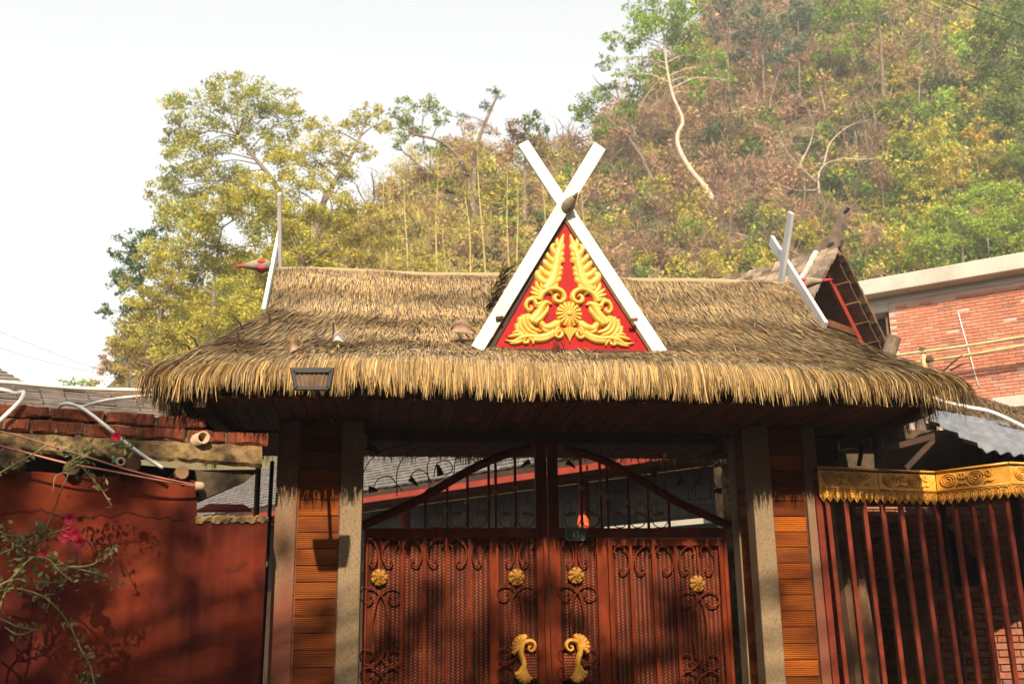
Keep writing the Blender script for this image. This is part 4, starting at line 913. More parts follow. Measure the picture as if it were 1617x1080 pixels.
MB().tube([ip-dL*.035, ip-dL*.03, ip+dL*.012, ip+dL*.026, ip+dL*.03], [.028, .032, .032, .02, .004], 12).build('knob', MAT['clay'], ins, True)
MB().tube([ip, ip-nL*.12], .012, 8).build('pin', MAT['dark_iron'], ins)
hp = LW(190, 730, .12); hc = thing('hose_coupling', hp, 'green and tan hose coupling lodged under the mud slab', 'coupling')
MB().tube([hp-dL*.05, hp+nL*.01-dL*.01], .022, 10).build('sleeve', M('green_plastic', G3((.02, .10, .06), (.03, .14, .08), (.04, .17, .1)), 6, .5, 0), hc, True)
rings = [ring(hp-nL*.06, .03), ring(hp+nL*.04, .03), ring(hp+nL*.04, .018), ring(hp-nL*.02, .016)]
MB().add(sum(rings, []), [(i*14+k, i*14+(k+1) % 14, (i+1)*14+(k+1) % 14, (i+1)*14+k) for i in range(3) for k in range(14)]).build('ring', MAT['clay'], hc, True)
# red sheet, thin posts in the gap between wall and pillar
rs_ = tag(MB().prism([PY(311, 809, .5), PY(397, 808, .5), PY(385, 800, .7), PY(330, 799, .7)], (0, 0, .02)).build('red_sheet', MAT['red_wood']), 'curved red metal sheet edge above the low end of the plaster wall', 'sheet')
MB_ = MB().tube([np.array([PY(408, 812, .45)[0], .45, 0]), PY(408, 735, .45)], .022, 8).build('thin_post', MAT['under_wood'], None, True); tag(MB_, 'thin rust-brown post between the plaster wall and the left pillar', 'post')
MB_ = MB().tube([np.array([PY(424, 812, .30)[0]-.01, .30, 0]), PY(430, 728, .30)], .016, 8).build('thin_post', MAT['black'], None, True); tag(MB_, 'thin black pipe standing right against the left pillar', 'post')

# old tile roof behind the wall, ridge log on top
otr = thing('old_house', (-3.4, 2.2, 0), 'low house with dark weathered tile roof behind the plaster wall', 'house')
BL, BR, TR, TL = PY(-260, 640, .35), PY(340, 676, .9), PY(316, 634, 2.2), PY(-260, 588, 1.7)
r0_ = MB().prism([BL-np.array([0, 0, .03]), BR-np.array([0, 0, .03]), TR-np.array([0, 0, .03]), TL-np.array([0, 0, .03])], (0, 0, -.05)).build('roof', MAT['dark_wood'], otr)
course_roof(r0_, BL, BR, TR, TL, 9, .19, MAT['tile_dark'], .022, .018, jit=1.0)
MB().tube([lerp(TL, TR, t)+np.array([0, 0, .02*math.sin(t*9)]) for t in np.linspace(0, 1, 20)], [.06+.012*math.sin(k*2.1) for k in range(20)], 8).build('ridge', MAT['under_wood'], otr)
MB().prism([(BL[0], BL[1]+.3, 0), (BR[0]-.75, BR[1]+.3, 0), (BR[0]-.75, BR[1]+.3, BR[2]-.0), (BL[0], BL[1]+.3, BL[2])], (0, .2, 0)).build('wall', MAT['mortar'], otr)
# second far roof poking over it at the frame edge
fr = thing('far_house', PY(-60, 700, 9)*np.array([1, 1, 0]), 'distant grey tile roof gable beyond the white ridge pipe', 'house')
a, b, c_, d_ = PY(-260, 640, 8), PY(75, 625, 7.5), PY(-5, 582, 9.5), PY(-260, 560, 10.5)
r1_ = MB().prism([p-np.array([0, 0, .04]) for p in (a, b, c_, d_)], (0, 0, -.08)).build('roof', MAT['dark_wood'], fr)
course_roof(r1_, a, b, c_, d_, 8, .3, MAT['tile_dark'], .03, .02)
MB().prism([(a[0], a[1]+.5, 0), (b[0]-.4, b[1]+.5, 0), (b[0]-.4, b[1]+.5, b[2]-.05), (a[0], a[1]+.5, a[2])], (0, .2, 0)).build('wall', MAT['mortar'], fr)

# ================================================================== RIGHT BACK: SHINGLED PAVILION ROOF
R1 = PY(1322, 396, 6.5); R0 = PZ(1120, 452, R1[2]); eP = unit(R1-R0); qP = np.array([eP[1], -eP[0], 0.])       # qP points right
if qP[0] < 0: qP = -qP
gb = PP(1399, 553, R1, eP); wq = np.dot(gb-R1, qP); hq = R1[2]-gb[2]
print('pavilion', R0, R1, eP, wq, hq)
Rb = R1-eP*np.linalg.norm(R1-R0)*1.0
pv = thing('shingle_pavilion', ((R1[0]+Rb[0])/2, (R1[1]+Rb[1])/2, 0), 'pavilion roof of weathered wooden shingles with horn finial and red gable timbers', 'pavilion')
for s in (-1, 1):
    dn = qP*s*wq-np.array([0, 0, hq]); nc = 10; sl_ = np.linalg.norm(dn); dnu = dn/sl_; nr = unit(np.cross(eP, dn)); nr = nr if nr[2] > 0 else -nr
    slope = MB().prism([R1-eP*.05, Rb, Rb+dn, R1+dn-eP*.05], -nr*.02).build('roof_slope', MAT['under_wood'], pv)
    shw = .16; Lr = np.linalg.norm(R1-Rb); ncol = int(Lr/shw); chh = sl_/nc
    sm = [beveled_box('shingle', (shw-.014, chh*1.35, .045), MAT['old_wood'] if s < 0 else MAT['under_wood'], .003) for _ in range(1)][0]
    rot = frame3(-eP, dnu, np.cross(-eP, dnu))
    for r_ in range(nc):
        for k in range(ncol):
            if s > 0 and k > 4 and r_ > 0: continue
            p = R1-eP*(shw*(k+.5)-.06)+dnu*(chh*(r_+.62)+rng.normal(0, .022))+nr*(.035+.012*rng.random()); tilt = Matrix.Rotation(.13+rng.normal(0, .03), 3, 'X')
            inst('shingle', sm, slope, p, rot @ tilt if np.dot(np.cross(-eP, dnu), nr) < 0 else rot @ Matrix.Rotation(-.13+rng.normal(0, .03), 3, 'X'))
    for r_ in range(1, nc, 2): MB().bar(R1+dnu*chh*r_-nr*.04-eP*.02, Rb+dnu*chh*r_-nr*.04, .05, .03, nr).build('batten', MAT['under_wood'], pv)
    a = R1-eP*.28-np.array([0, 0, .14]); MB().bar(a, a+dn*1.02, .06, .11, nr).build('gable_timber', MAT['red_wood'], pv, bevel=.004)
    MB().bar(R1-eP*1.1-np.array([0, 0, .16]), R1-eP*1.1-np.array([0, 0, .16])+dn*.98, .06, .10, nr).build('rafter', MAT['under_wood'], pv)
mid = R1-eP*.30-np.array([0, 0, hq*.80]); MB().bar(mid-qP*wq*.72, mid+qP*wq*.72, .08, .10).build('tie_beam', MAT['soffit'], pv)
for k in (-1, 1):
    p = R1-eP*1.2+qP*k*wq*.75; MB().tube([(p[0], p[1], 0), (p[0], p[1], R1[2]-hq*.85)], .09, 10).build('post', MAT['under_wood'], pv)
    p = Rb+qP*k*wq*.75+eP*.4; MB().tube([(p[0], p[1], 0), (p[0], p[1], R1[2]-hq*.85)], .09, 10).build('post', MAT['under_wood'], pv)
# ridge cap sweeping up into the horn finial, with its eye
def RP(x, y): return PP(1120+x/4.153, 310+y/4.153, R1, qP)
out = [(90, 556), (300, 492), (440, 452), (560, 402), (700, 338), (790, 262), (830, 196), (858, 115), (876, 72), (912, 66), (918, 76), (900, 100), (888, 112), (886, 180), (874, 236), (880, 290), (862, 330), (840, 352), (878, 388), (866, 400), (832, 372), (780, 392), (700, 412), (560, 470), (300, 545), (120, 580)]
fin = MB().prism([RP(*p)+qP*.05 for p in out], -qP*.10).build('finial', MAT['old_wood'], pv, bevel=.008)
eye = [(780, 335), (800, 312), (830, 306), (828, 324), (800, 342)]; MB().prism([RP(*p)+qP*.055 for p in eye], -qP*.110).build('eye', MAT['black'], pv)
# lime-washed hip roll lying on the near slope
nrm_l = unit(np.cross(eP, -qP*wq-np.array([0, 0, hq]))); nrm_l = nrm_l if nrm_l[2] > 0 else -nrm_l
hr = [PP(1120+x/4.153, 310+y/4.153, R1+nrm_l*.07, nrm_l) for x, y in ((590, 560), (630, 500), (668, 430), (700, 370))]
P = catmull(hr, 3)
for k in range(0, len(P)-1, 2): MB().tube([P[k], P[min(k+2, len(P)-1)]], [.055, .047], 8).build('hip_roll', MAT['concrete'], pv, True)
tp = PY(1408, 545, 4.5)
tag(MB().tube([(tp[0]-.03, tp[1], 0), PY(1404, 560, 4.5), PY(1411, 533, 4.5)], [.10, .09, .095], 12).build('timber_post', MAT['old_wood'], None, False), 'round grey timber post end rising behind the thatch near the brick building', 'post')

# ================================================================== RIGHT BACK: BRICK BUILDING
eB = hdir(-1900, 1022); qB = np.array([-eB[1], eB[0], 0]); qB = qB if qB[1] > 0 else -qB
B0 = CAM+unit(ray(1480, 520))*23
def BW(px, py, off=0.): return PP(px, py, B0-qB*off, qB)
zt = BW(1480, 423, .35)[2]; rX = -eB                      # rX points right/near
sx = lambda p: np.dot(np.asarray(p)-B0, rX)
bb = thing('brick_building', (B0[0]+1, B0[1]+3, 0), 'unfinished orange brick building with raw concrete parapet behind the thatched roof', 'building')
x_l, x_r = sx(BW(1335, 500)), sx(BW(1617, 500))+3.0
def BB(x, z, off=0.): p = B0+rX*x-qB*off; return np.array([p[0], p[1], z])
def slab(name, x0, x1, z0, z1, off, depth, mat, bevel=0.): return MB().prism([BB(x0, z0, off), BB(x1, z0, off), BB(x1, z1, off), BB(x0, z1, off)], qB*depth).build(name, mat, bb, bevel=bevel)
zp1 = BW(1350, 470, .35)[2]; zbt = BW(1430, 474)[2]
slab('parapet', x_l-.6, x_r, zp1, zt, .40, 1.0, MAT['concrete'], .02)
slab('lintel_band', x_l-.6, x_r, zbt, zp1, .012, .4, MAT['concrete'])
x_c = sx(BW(1404, 500)); xo0, xo1 = sx(BW(1372, 520)), x_c; zo1 = BW(1388, 494)[2]; zo0 = BW(1400, 560)[2]
slab('column', x_l-.6, xo0, 0, zbt, .012, .4, MAT['concrete']); slab('lintel', xo0, xo1, zo1, zbt, .012, .4, MAT['concrete'])
slab('wall', x_c, x_r, 0, zbt, -.012, .3, MAT['bricklay']); slab('opening_back', xo0, xo1, zo0-.3, zo1, -.5, .1, MAT['black']); slab('sill_wall', xo0, xo1, 0, zo0, 0, .3, MAT['concrete'])  # black sheet behind the opening stands in for the dark interior
slab('roof_slab', x_l-.6, x_r, zp1-.02, zp1+.06, -.7, 6, MAT['concrete']); slab('rear_wall', x_l-.6, x_r, 0, zp1-.03, -6, .3, MAT['bricklay']); slab('side_wall', x_l-.6, x_l-.4, 0, zp1-.03, -.5, 5.4, MAT['bricklay'])
slab('frame', xo1-.10, xo1-.05, zo0, zo1, -.1, .08, MAT['under_wood'])
bwid, bht = .235, .0665; bwall = [o for o in bb.children if o.name.startswith('wall')][0]
bme = beveled_box('brick', (bwid-.012, .03, bht-.012), MAT['brick'], .003); rotB = math.atan2(rX[1], rX[0]); cand = []
for r_ in range(50):
    z = zbt-.02-bht*(r_+.5)
    if r_ < 1: continue
    for k in range(int((x_r-x_c)/bwid)+1):
        x = x_c+.02+bwid*(k+.5*(r_ % 2)+.5)
        if x+bwid/2 > x_r: continue
        p = BB(x, z, -.006+rng.uniform(-.003, .004)); px, py = proj(p)
        if py < 655 and px < 1680 and rng.random() > (.35 if r_ < 3 and x < x_c+1.2 else .01): cand.append((-np.linalg.norm(p-CAM), p))
cand.sort(key=lambda t: -t[0]); print('bricks', len(cand))
inview = [c for c in cand if proj(c[1])[0] < 1617]; rest = [c for c in cand if proj(c[1])[0] >= 1617]
for _, p in inview[:300]: inst('brick', bme, bwall, p, (0, rng.normal(0, .006), rotB))
mb = MB(); ax = (rX, qB, np.array([0, 0, 1.]))
for _, p in inview[300:]+rest: mb.box(p, (bwid-.012, .03, bht-.012), ax)
o = mb.build('brick_courses', MAT['brick'], bwall); tag(o, kind='stuff')
# smears of mortar left on the face, a pale ledge lower right
slab('ledge', sx(BW(1575, 645)), x_r, BW(1600, 650)[2], BW(1600, 632)[2], .5, .5, MAT['concrete'], .01)
pw = [BW(x, y, .02) for x, y in ((1513, 494), (1520, 520), (1530, 555), (1538, 585), (1546, 612))]
tag(MB().tube(pw, .012, 6).build('wall_pipe', MAT['pvc'], None, True), 'thin white pipe running down the orange brick wall', 'pipe')
def pole(x0, y0, x1, y1, off, r_, label):
    P = [BW(x0+(x1-x0)*t, y0+(y1-y0)*t, off)+np.array([0, 0, .01*math.sin(t*7)]) for t in np.linspace(-.1, 1.15, 16)]; tag(MB().tube(P, [r_*(1.12 if k % 3 == 0 else 1) for k in range(16)], 8).build('bamboo_pole', MAT['bamboo'], None, True), label, 'pole', 'bamboo scaffold poles')
pole(1345, 572, 1617, 532, .5, .03, 'upper horizontal bamboo scaffold pole across the brick wall')
pole(1345, 588, 1617, 546, .42, .03, 'lower horizontal bamboo scaffold pole across the brick wall')
for px, y0, y1, l in ((1457, 548, 585, 'short upright bamboo scaffold pole with rope knot'), (1468, 562, 588, 'darker short upright scaffold stub beside the knotted bamboo')):
    a, b = BW(px, y1+25, .46), BW(px, y0, .46); t = thing('bamboo_post', down(a), l, 'pole', 'bamboo scaffold uprights'); MB().tube([down(a)*1.0, b], .045, 8).build('pole', MAT['bamboo'] if px < 1460 else MAT['under_wood'], t, True)
    k_ = BW(px, y0+6, .46); MB().tube([k_+np.array([0, 0, z]) for z in (-.06, -.02, .03, .07)], [.05, .08, .075, .05], 9).build('rope_knot', MAT['netting'], t)

# ================================================================== RIGHT: SHED WITH GOLD VALANCE
A_ = PY(1291, 736, -.06); d1 = hdir(5700, 930); n1_ = np.array([d1[1], -d1[0], 0]); n1_ = n1_ if n1_[1] < 0 else -n1_
B_ = PP(1476, 744, A_, n1_); d2 = hdir(-540, 1003); d2 = -d2; n2_ = np.array([d2[1], -d2[0], 0]); n2_ = n2_ if n2_[1] < 0 else -n2_
C_ = PP(1592, 729, B_, n2_); D_ = C_+d1*1.3
zv = (A_[2]+B_[2]+C_[2])/3; print('valance', A_, B_, C_)
va = thing('valance', down((A_+B_)/2), 'gold embossed valance with serrated lower edge above the barred window', 'valance')
def vpanel(p, q):
    L = np.linalg.norm(q-p); x = (q-p)/L; nrm = np.array([x[1], -x[0], 0]); nrm = nrm if nrm[1] < 0 else -nrm; H = .27
    n = int(L/.062); poly = [p, q]; up3 = np.array([0, 0, 1.])
    for k in range(n, 0, -1):
        poly.append(p+x*L*k/n-up3*(H-.035)); poly.append(p+x*L*(k-.5)/n-up3*(H+.005))
    poly.append(p-up3*(H-.035)); pnl = MB().prism(poly, -nrm*.008).build('panel', MAT['gold_orange'], va)
    mb = MB()
    mb.bar(p+nrm*.004-up3*.008, q+nrm*.004-up3*.008, .014, .016); mb.bar(p+nrm*.004-up3*.165, q+nrm*.004-up3*.165, .010, .010); mb.bar(p+nrm*.004-up3*.178, q+nrm*.004-up3*.178, .008, .005)
    def rel(s, z): return p+x*s-up3*z+nrm*.006
    k = .11
    while k < L-.05:
        for rr in (.050, .034, .016): mb.tube([rel(k+rr*1.35*math.cos(t), .085+rr*math.sin(t)) for t in np.linspace(0, 2*math.pi, 17)], .0055, 5)
        for s in (-1, 1):
            c0 = k+s*.105
            if .03 < c0 < L-.03:
                mb.tube([rel(c0+.032*math.cos(t)*(1-t/9), .06+.032*math.sin(t)*(1-t/9)) for t in np.linspace(0, 7, 18)], .005, 5)
                mb.tube([rel(c0-.04*s, .14), rel(c0-.01*s, .12), rel(c0+.02*s, .13), rel(c0+.045*s, .11)], .006, 5)
        k += .235
    for k in range(n):
        c0 = L*(k+.5)/n; mb.tube([rel(c0+.018*math.cos(t), .200+.014*math.sin(t)) for t in np.linspace(0, 2*math.pi, 10)], .004, 4); mb.tube([rel(c0, .205), rel(c0, .262)], .006, 4); mb.tube([rel(c0-.02, .215), rel(c0-.012, .245)], .004, 4); mb.tube([rel(c0+.02, .215), rel(c0+.012, .245)], .004, 4)
    mb.build('embossing', MAT['gold_orange'], pnl, True)
mAB = (A_+B_)/2; g_ = d1*.004
vpanel(A_, mAB-g_); vpanel(mAB+g_, B_-g_); vpanel(B_+d2*.004, C_-d2*.004); vpanel(C_+g_, D_)
zc = zv-.012; MB().prism([(q_[0], q_[1], zc) for q_ in (A_, B_, C_, D_)]+[(D_[0], 2.5, zc), (A_[0]+.1, 2.5, zc)], (0, 0, -.02)).build('shade_board', MAT['netting'], va)  # added board over the valance, blocks sun from the shed inside
# barred window / fence
bf = thing('bar_fence', down((A_+B_)/2), 'row of red-brown square iron bars below the gold valance', 'fence')
def ubar(px, py, pl, nrm, w=.036):
    top = PP(px, py, pl-nrm*.05, nrm); top[2] = zv-.05; dx = unit(np.array([1., 0, 0])); bot = np.array([top[0]+.05, top[1]-.02, .05]); MB().bar(bot, top, w, w, (0, 1, 0)).build('bar', MAT['red_metal'], bf, bevel=.003)
for px in (1306, 1335, 1364, 1393, 1422, 1450): ubar(px, 810, A_, n1_)
for px in (1478, 1507, 1536, 1563, 1590): ubar(px, 810, B_, n2_)
MB().bar(np.array([A_[0]+.03, A_[1]+.06, .1]), np.array([A_[0]+.0, A_[1]+.06, zv-.1]), .05, .05, (0, 1, 0)).build('end_post', MAT['red_metal'], bf)
for zz in (.12,):
    MB().bar(np.array([A_[0], A_[1]+.05, zz]), np.array([B_[0], B_[1]+.05, zz]), .04, .04).build('rail', MAT['red_metal'], bf); MB().bar(np.array([B_[0], B_[1]+.05, zz]), np.array([C_[0], C_[1]+.05, zz]), .04, .04).build('rail', MAT['red_metal'], bf)
# brick shed wall behind the bars
sw = thing('shed', (3.6, 1.6, 0), 'dim brick shed behind the red-brown bars with tile-profile sheet roof', 'shed')
SY = 2.6
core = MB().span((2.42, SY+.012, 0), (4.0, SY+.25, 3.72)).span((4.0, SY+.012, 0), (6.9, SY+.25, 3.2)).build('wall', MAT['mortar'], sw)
MB().span((2.42, -.25, 3.19), (3.249, SY+.2, 3.23)).build('shade_deck', MAT['dark_wood'], sw); MB().span((6.3, -.4, 0), (6.45, SY, 2.9)).build('side_wall', MAT['mortar'], sw)  # first board: added out of sight under the thatch to shade the shed
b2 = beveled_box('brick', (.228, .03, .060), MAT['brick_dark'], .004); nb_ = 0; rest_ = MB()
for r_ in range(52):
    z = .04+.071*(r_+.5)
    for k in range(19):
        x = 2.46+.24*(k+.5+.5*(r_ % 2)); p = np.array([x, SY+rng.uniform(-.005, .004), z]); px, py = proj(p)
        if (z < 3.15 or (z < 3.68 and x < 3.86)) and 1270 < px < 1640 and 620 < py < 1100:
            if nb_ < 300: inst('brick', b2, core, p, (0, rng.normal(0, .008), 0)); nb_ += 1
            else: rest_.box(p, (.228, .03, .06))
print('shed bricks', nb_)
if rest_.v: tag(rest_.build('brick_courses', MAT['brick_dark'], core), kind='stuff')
pt = PY(1345, 900, 1.0); MB().tube([(pt[0]+.05, 1., 0), (pt[0]+.02, 1., 1.4), (pt[0]-.02, 1., 2.2), (pt[0]-.05, 1., zv-.04)], [.13, .125, .115, .11], 9).build('post', MAT['under_wood'], sw)
for x0, x1, y0, y1, y, m in ((1408, 1478, 925, 1100, 2.3, 'wall_tile'),): MB().prism([PY(x0, y0+5, y), PY(x1-10, y0, y), PY(x1+25, y1, y), PY(x0+15, y1, y)], (0, .03, 0)).build('board', MAT['under_wood'], sw)
MB().prism([PY(1480, 815, 1.9), PY(1505, 840, 1.9), PY(1560, 905, 1.9), PY(1545, 925, 1.9), PY(1488, 925, 1.9)], (0, .06, 0)).build('hanging_cloth', MAT['cloth'], sw)
# sheet roof: ribs run down to the right
S1, S2 = PY(1408, 642, .95), PY(1546, 716, -.15); dn = S2-S1; Lr = np.linalg.norm(dn); dnu = dn/Lr
ex = unit(np.array([.89, .45, 0.0])); nr = unit(np.cross(ex, dnu)); nr = nr if nr[2] > 0 else -nr
MB().span((2.9, 1.02, S1[2]-.05), (3.85, SY+.27, S1[2]-.01)).build('shade_deck', MAT['dark_wood'], sw)  # second added board, keeps the sun off the upper shed wall
MB().span((2.42, 1.45, zc+.004), (3.9, 1.5, 3.40)).span((3.9, 1.45, zc+.004), (4.75, 1.5, 3.37)).span((4.75, 1.45, zc+.004), (6.2, 1.5, 3.24)).build('infill_wall', MAT['netting'], sw)  # added dark backdrop for the shaded space above the valance
V = []; Fc = []; nx, ny_ = 140, 40; Wd = 3.4
for i in range(nx+1):
    for j in range(ny_+1):
        s_ = Wd*i/nx; t = Lr*j/ny_; step = .034*((t/.24) % 1.0)
        V.append(S1+ex*s_+dnu*t+nr*(.036*(.5+.5*math.cos(2*math.pi*s_/.19))**.7+step))
for i in range(nx):
    for j in range(ny_): a = i*(ny_+1)+j; Fc.append((a, a+1, a+ny_+2, a+ny_+1))
o = MB().add(V, Fc).build('sheet_roof', MAT['sheet_roof'], sw, False); sd = o.modifiers.new('thick', 'SOLIDIFY'); sd.thickness = .004
for (p, q_, w) in (((1388, 745), (1385, 690), .05), ((1388, 712), (1476, 688), .05), ((1430, 740), (1478, 690), .04), ((1296, 700), (1420, 650), .05)):
    MB().bar(PY(*p, .45), PY(*q_, .45), w, w, (0, 1, 0)).build('brace', MAT['dark_wood'], sw)
q = [PY(1425, 588, 2.9), PY(1640, 655, 2.3), PY(1640, 690, 1.3), PY(1462, 634, 1.7)]
bk = thing('fibre_roof', down(q[3]), 'dark brown palm-fibre roof sloping down behind the sheet roof', 'roof')
MB().prism(q, (0, 0, -.05)).build('bed', MAT['netting'], bk)
nb = 2600; u = rng.random(nb); v = rng.random(nb)**.8; Q = np.array(q); top = Q[0]+(Q[1]-Q[0])*u[:, None]; bt = Q[3]+(Q[2]-Q[3])*u[:, None]; a = top+(bt-top)*v[:, None]; b = a+(bt-top)*rng.uniform(.08, .2, nb)[:, None]+rng.normal(0, .012, (nb, 3)); a[:, 2] += .015; b[:, 2] += .012
Vb, Qb, Cb = blades(a, a+(b-a)/3, a+(b-a)*2/3, b, rng.uniform(.006, .014, nb), np.tile((.13, .085, .05), (nb, 1))*rng.uniform(.5, 1.7, (nb, 1)))
o0 = ORG[bk]; me = npmesh('fibre', Vb-o0, Qb, Cb, MAT['straw']); fo = bpy.data.objects.new('fibre', me); link(fo, bk, o0); tag(fo, kind='stuff')
for k in (0, 1): p = lerp(q[3], q[2], .15+.7*k)+np.array([0, .25, -.12]); MB().tube([(p[0], p[1], 0), p], .05, 8).build('post', MAT['dark_wood'], bk)
tag(MB().tube(catmull([PY(*p, y) for *p, y in ((1474, 627, 1.5), (1490, 634, 1.4), (1530, 643, 1.35), (1570, 652, 1.3), (1640, 685, 1.2))], 6), .018, 8, sx=1.8).build('flat_hose', MAT['pvc'], None, True), 'white flat hose lying along the edge of the dark fibre roof', 'hose')
hk = PY(1345, 712, .35); tag(MB().tube(catmull([PY(*p, .35) for p in ((1325, 700), (1324, 708), (1327, 711), (1340, 708), (1354, 709))], 5), .005, 6).build('hook', MAT['pvc'], None, True), 'pale bent hook hanging above the gold valance', 'hook')
tag(MB().tube([PY(1356, 735, .3), PY(1362, 705, .3)], .018, 7).build('wood_stick', MAT['plank'], None, True), 'short sunlit wooden stick standing behind the gold valance', 'stick')
# ================================================================== VEGETATION
def rand_unit(n): v = rng.normal(size=(n, 3)); return v/np.linalg.norm(v, axis=1, keepdims=True)
def leaves(P, size, C, aspect=.45, droop=.25, dirs=None):
    n = len(P); d = rand_unit(n) if dirs is None else dirs; d[:, 2] -= droop; d /= np.linalg.norm(d, axis=1, keepdims=True)
    s = np.cross(d, rand_unit(n)); s /= np.maximum(np.linalg.norm(s, axis=1, keepdims=True), 1e-6)
    l = (np.asarray(size)*np.ones(n))[:, None]; w = l*aspect; V = np.empty((n, 4, 3)); V[:, 0] = P-d*l*.5; V[:, 1] = P+s*w*.5; V[:, 2] = P+d*l*.5; V[:, 3] = P-s*w*.5
    return V.reshape(-1, 3), np.arange(n*4).reshape(-1, 4), np.repeat(C, 4, 0)
def merge(L):
    Vs, Qs, Cs, o = [], [], [], 0
    for a, b, c in L: Vs.append(a); Qs.append(b+o); Cs.append(c); o += len(a)
    return np.vstack(Vs), np.vstack(Qs), np.vstack(Cs)
def tint(n, pal, var=.35):
    pal = np.array(pal); C = pal[rng.integers(0, len(pal), n)]*(1-var/2+var*rng.random(n))[:, None]; return C
YG = [(0.462, 0.396, 0.055), (0.55, 0.462, 0.066), (0.363, 0.352, 0.055), (0.605, 0.484, 0.099), (0.297, 0.308, 0.055)]
GR = [(0.15, 0.24, 0.035), (0.2, 0.3, 0.045), (0.12, 0.18, 0.03), (0.28, 0.34, 0.06)]
BG = [(0.233, 0.382, 0.042), (0.297, 0.445, 0.053), (0.18, 0.286, 0.037), (0.382, 0.456, 0.074)]
DG = [(0.07, 0.12, 0.04), (0.1, 0.16, 0.05), (0.055, 0.09, 0.035)]
BR = [(0.396, 0.242, 0.143), (0.484, 0.319, 0.187), (0.297, 0.176, 0.099), (0.528, 0.374, 0.22), (0.374, 0.209, 0.132)]
TN = [(0.497, 0.367, 0.13), (0.583, 0.432, 0.162), (0.41, 0.324, 0.108), (0.367, 0.335, 0.086)]
MG = [(0.156, 0.198, 0.12), (0.192, 0.228, 0.144), (0.12, 0.156, 0.102)]  # distance haze mixed into this grey-green leaf colour
DK = [(.05, .06, .02), (.07, .075, .025), (.04, .05, .02)]
OG = [(0.52, 0.36, 0.05), (0.44, 0.33, 0.05), (0.58, 0.42, 0.09)]
def cloud(c, r, n, pal, size, aspect=.45, flat=.8, var=.45, sub=9, up=False):
    """foliage mass built from sprays: leaves gather round sub-clumps so gaps stay between them"""
    k = max(3, sub); cc = rand_unit(k)*(rng.random(k)**.4)[:, None]; cc[:, 2] *= flat; cc = c+cc*r
    j = rng.integers(0, k, n); q = rand_unit(n)*(rng.random(n)**.6)[:, None]*np.array([1, 1, .6])*(r*.42); P = cc[j]+q
    tone = (.72+.56*rng.random(k))[j][:, None]
    dr = None
    if up: dr = rand_unit(n)*np.array([.35, .35, 1.])
    return leaves(P, size*rng.uniform(.6, 1.4, n), tint(n, pal, var)*tone, aspect, 0. if up else .25, dr)
def hill_hit(px, py):
    px = np.atleast_1d(np.asarray(px, float)); py = np.atleast_1d(np.asarray(py, float)); D = FW*F_PX+RT*(px-808.5)[:, None]+UP*(540-py)[:, None]; D /= np.linalg.norm(D, axis=1, keepdims=True)
    out = np.full((len(px), 3), np.nan); done = np.zeros(len(px), bool)
    for t in np.arange(20, 135, .5):
        P = CAM+D*t; h = (hillz(P[:, 0], P[:, 1]) > P[:, 2]) & ~done; out[h] = P[h]; done |= h
    return out
def px_r(px, py, Y): return np.linalg.norm(PY(px, py, Y)-CAM)/F_PX
S_LEAF = 1.0
def tree(name, label, trunk, clusters, Y, pal, size, dens, bark='bark', r0=.22, group='trees on the hillside', aspect=.45, twig=True, cat='tree', spread=.9, tw_pal=None):
    """trunk: photo points base to top at depth Y; clusters: (px, py, radius px[, palette])"""
    hh = hill_hit(*trunk[0])[0]
    if not np.isnan(hh[0]): Y = float(hh[1])
    size = size*(Y+8)/50*S_LEAF; r0 = r0*.62*(Y+8)/50
    T = [PY(px, py, Y) for px, py in trunk]; b = T[0].copy(); zb = float(hillz(b[0], b[1])); base_ = np.array([b[0], b[1], min(zb, b[2])-.2])
    t = thing(name, base_, label, cat, group); tb = MB(); path = catmull([base_]+T, 5) if base_[2] < b[2]-.3 else catmull(T, 5)
    n = len(path); tb.tube(path, [r0*(1-.72*i/(n-1)) for i in range(n)], 7); LV = []
    top = path[int(n*.35):]
    for cl in clusters:
        px, py, rp = cl[:3]; pl_ = cl[3] if len(cl) > 3 else pal; sc_ = px_r(px, py, Y); R_ = rp*sc_; c = PY(px, py, Y+rng.uniform(-1, 1)*R_*spread)
        k = min(range(len(top)), key=lambda i: np.linalg.norm(top[i]-c)+.6*max(0, top[i][2]-c[2]+.3*R_)); s_ = top[k]
        m1 = lerp(s_, c, .45)+np.array([0, 0, .12*np.linalg.norm(c-s_)])+rng.normal(0, .12, 3)*R_*.5; P = catmull([s_, m1, c], 4); rr = max(.03, r0*.22); tb.tube(P, [rr*(1-.75*i/(len(P)-1)) for i in range(len(P))], 5)
        for q in range(7 if twig else 0):
            e = c+rand_unit(1)[0]*R_*rng.uniform(.5, 1.0)*np.array([1, 1, .8]); w = P[rng.integers(len(P)//2, len(P))]; tb.tube([w, lerp(w, e, .5)+rng.normal(0, .05, 3)*R_, e], [rr*.35, rr*.22, rr*.08], 4)
        nl = int(dens*(rp*sc_)**2/(size**2)*26); LV.append(cloud(c, R_, max(60, nl), pl_, size, aspect, sub=int(10+R_*4)))
    tb.build('trunk', MAT[bark], t, True)
    Va, Qa, Ca = merge(LV); me = npmesh('crown', Va-base_, Qa, Ca, MAT['leaf']); o = bpy.data.objects.new('crown', me); link(o, t, base_); return t
S = .155
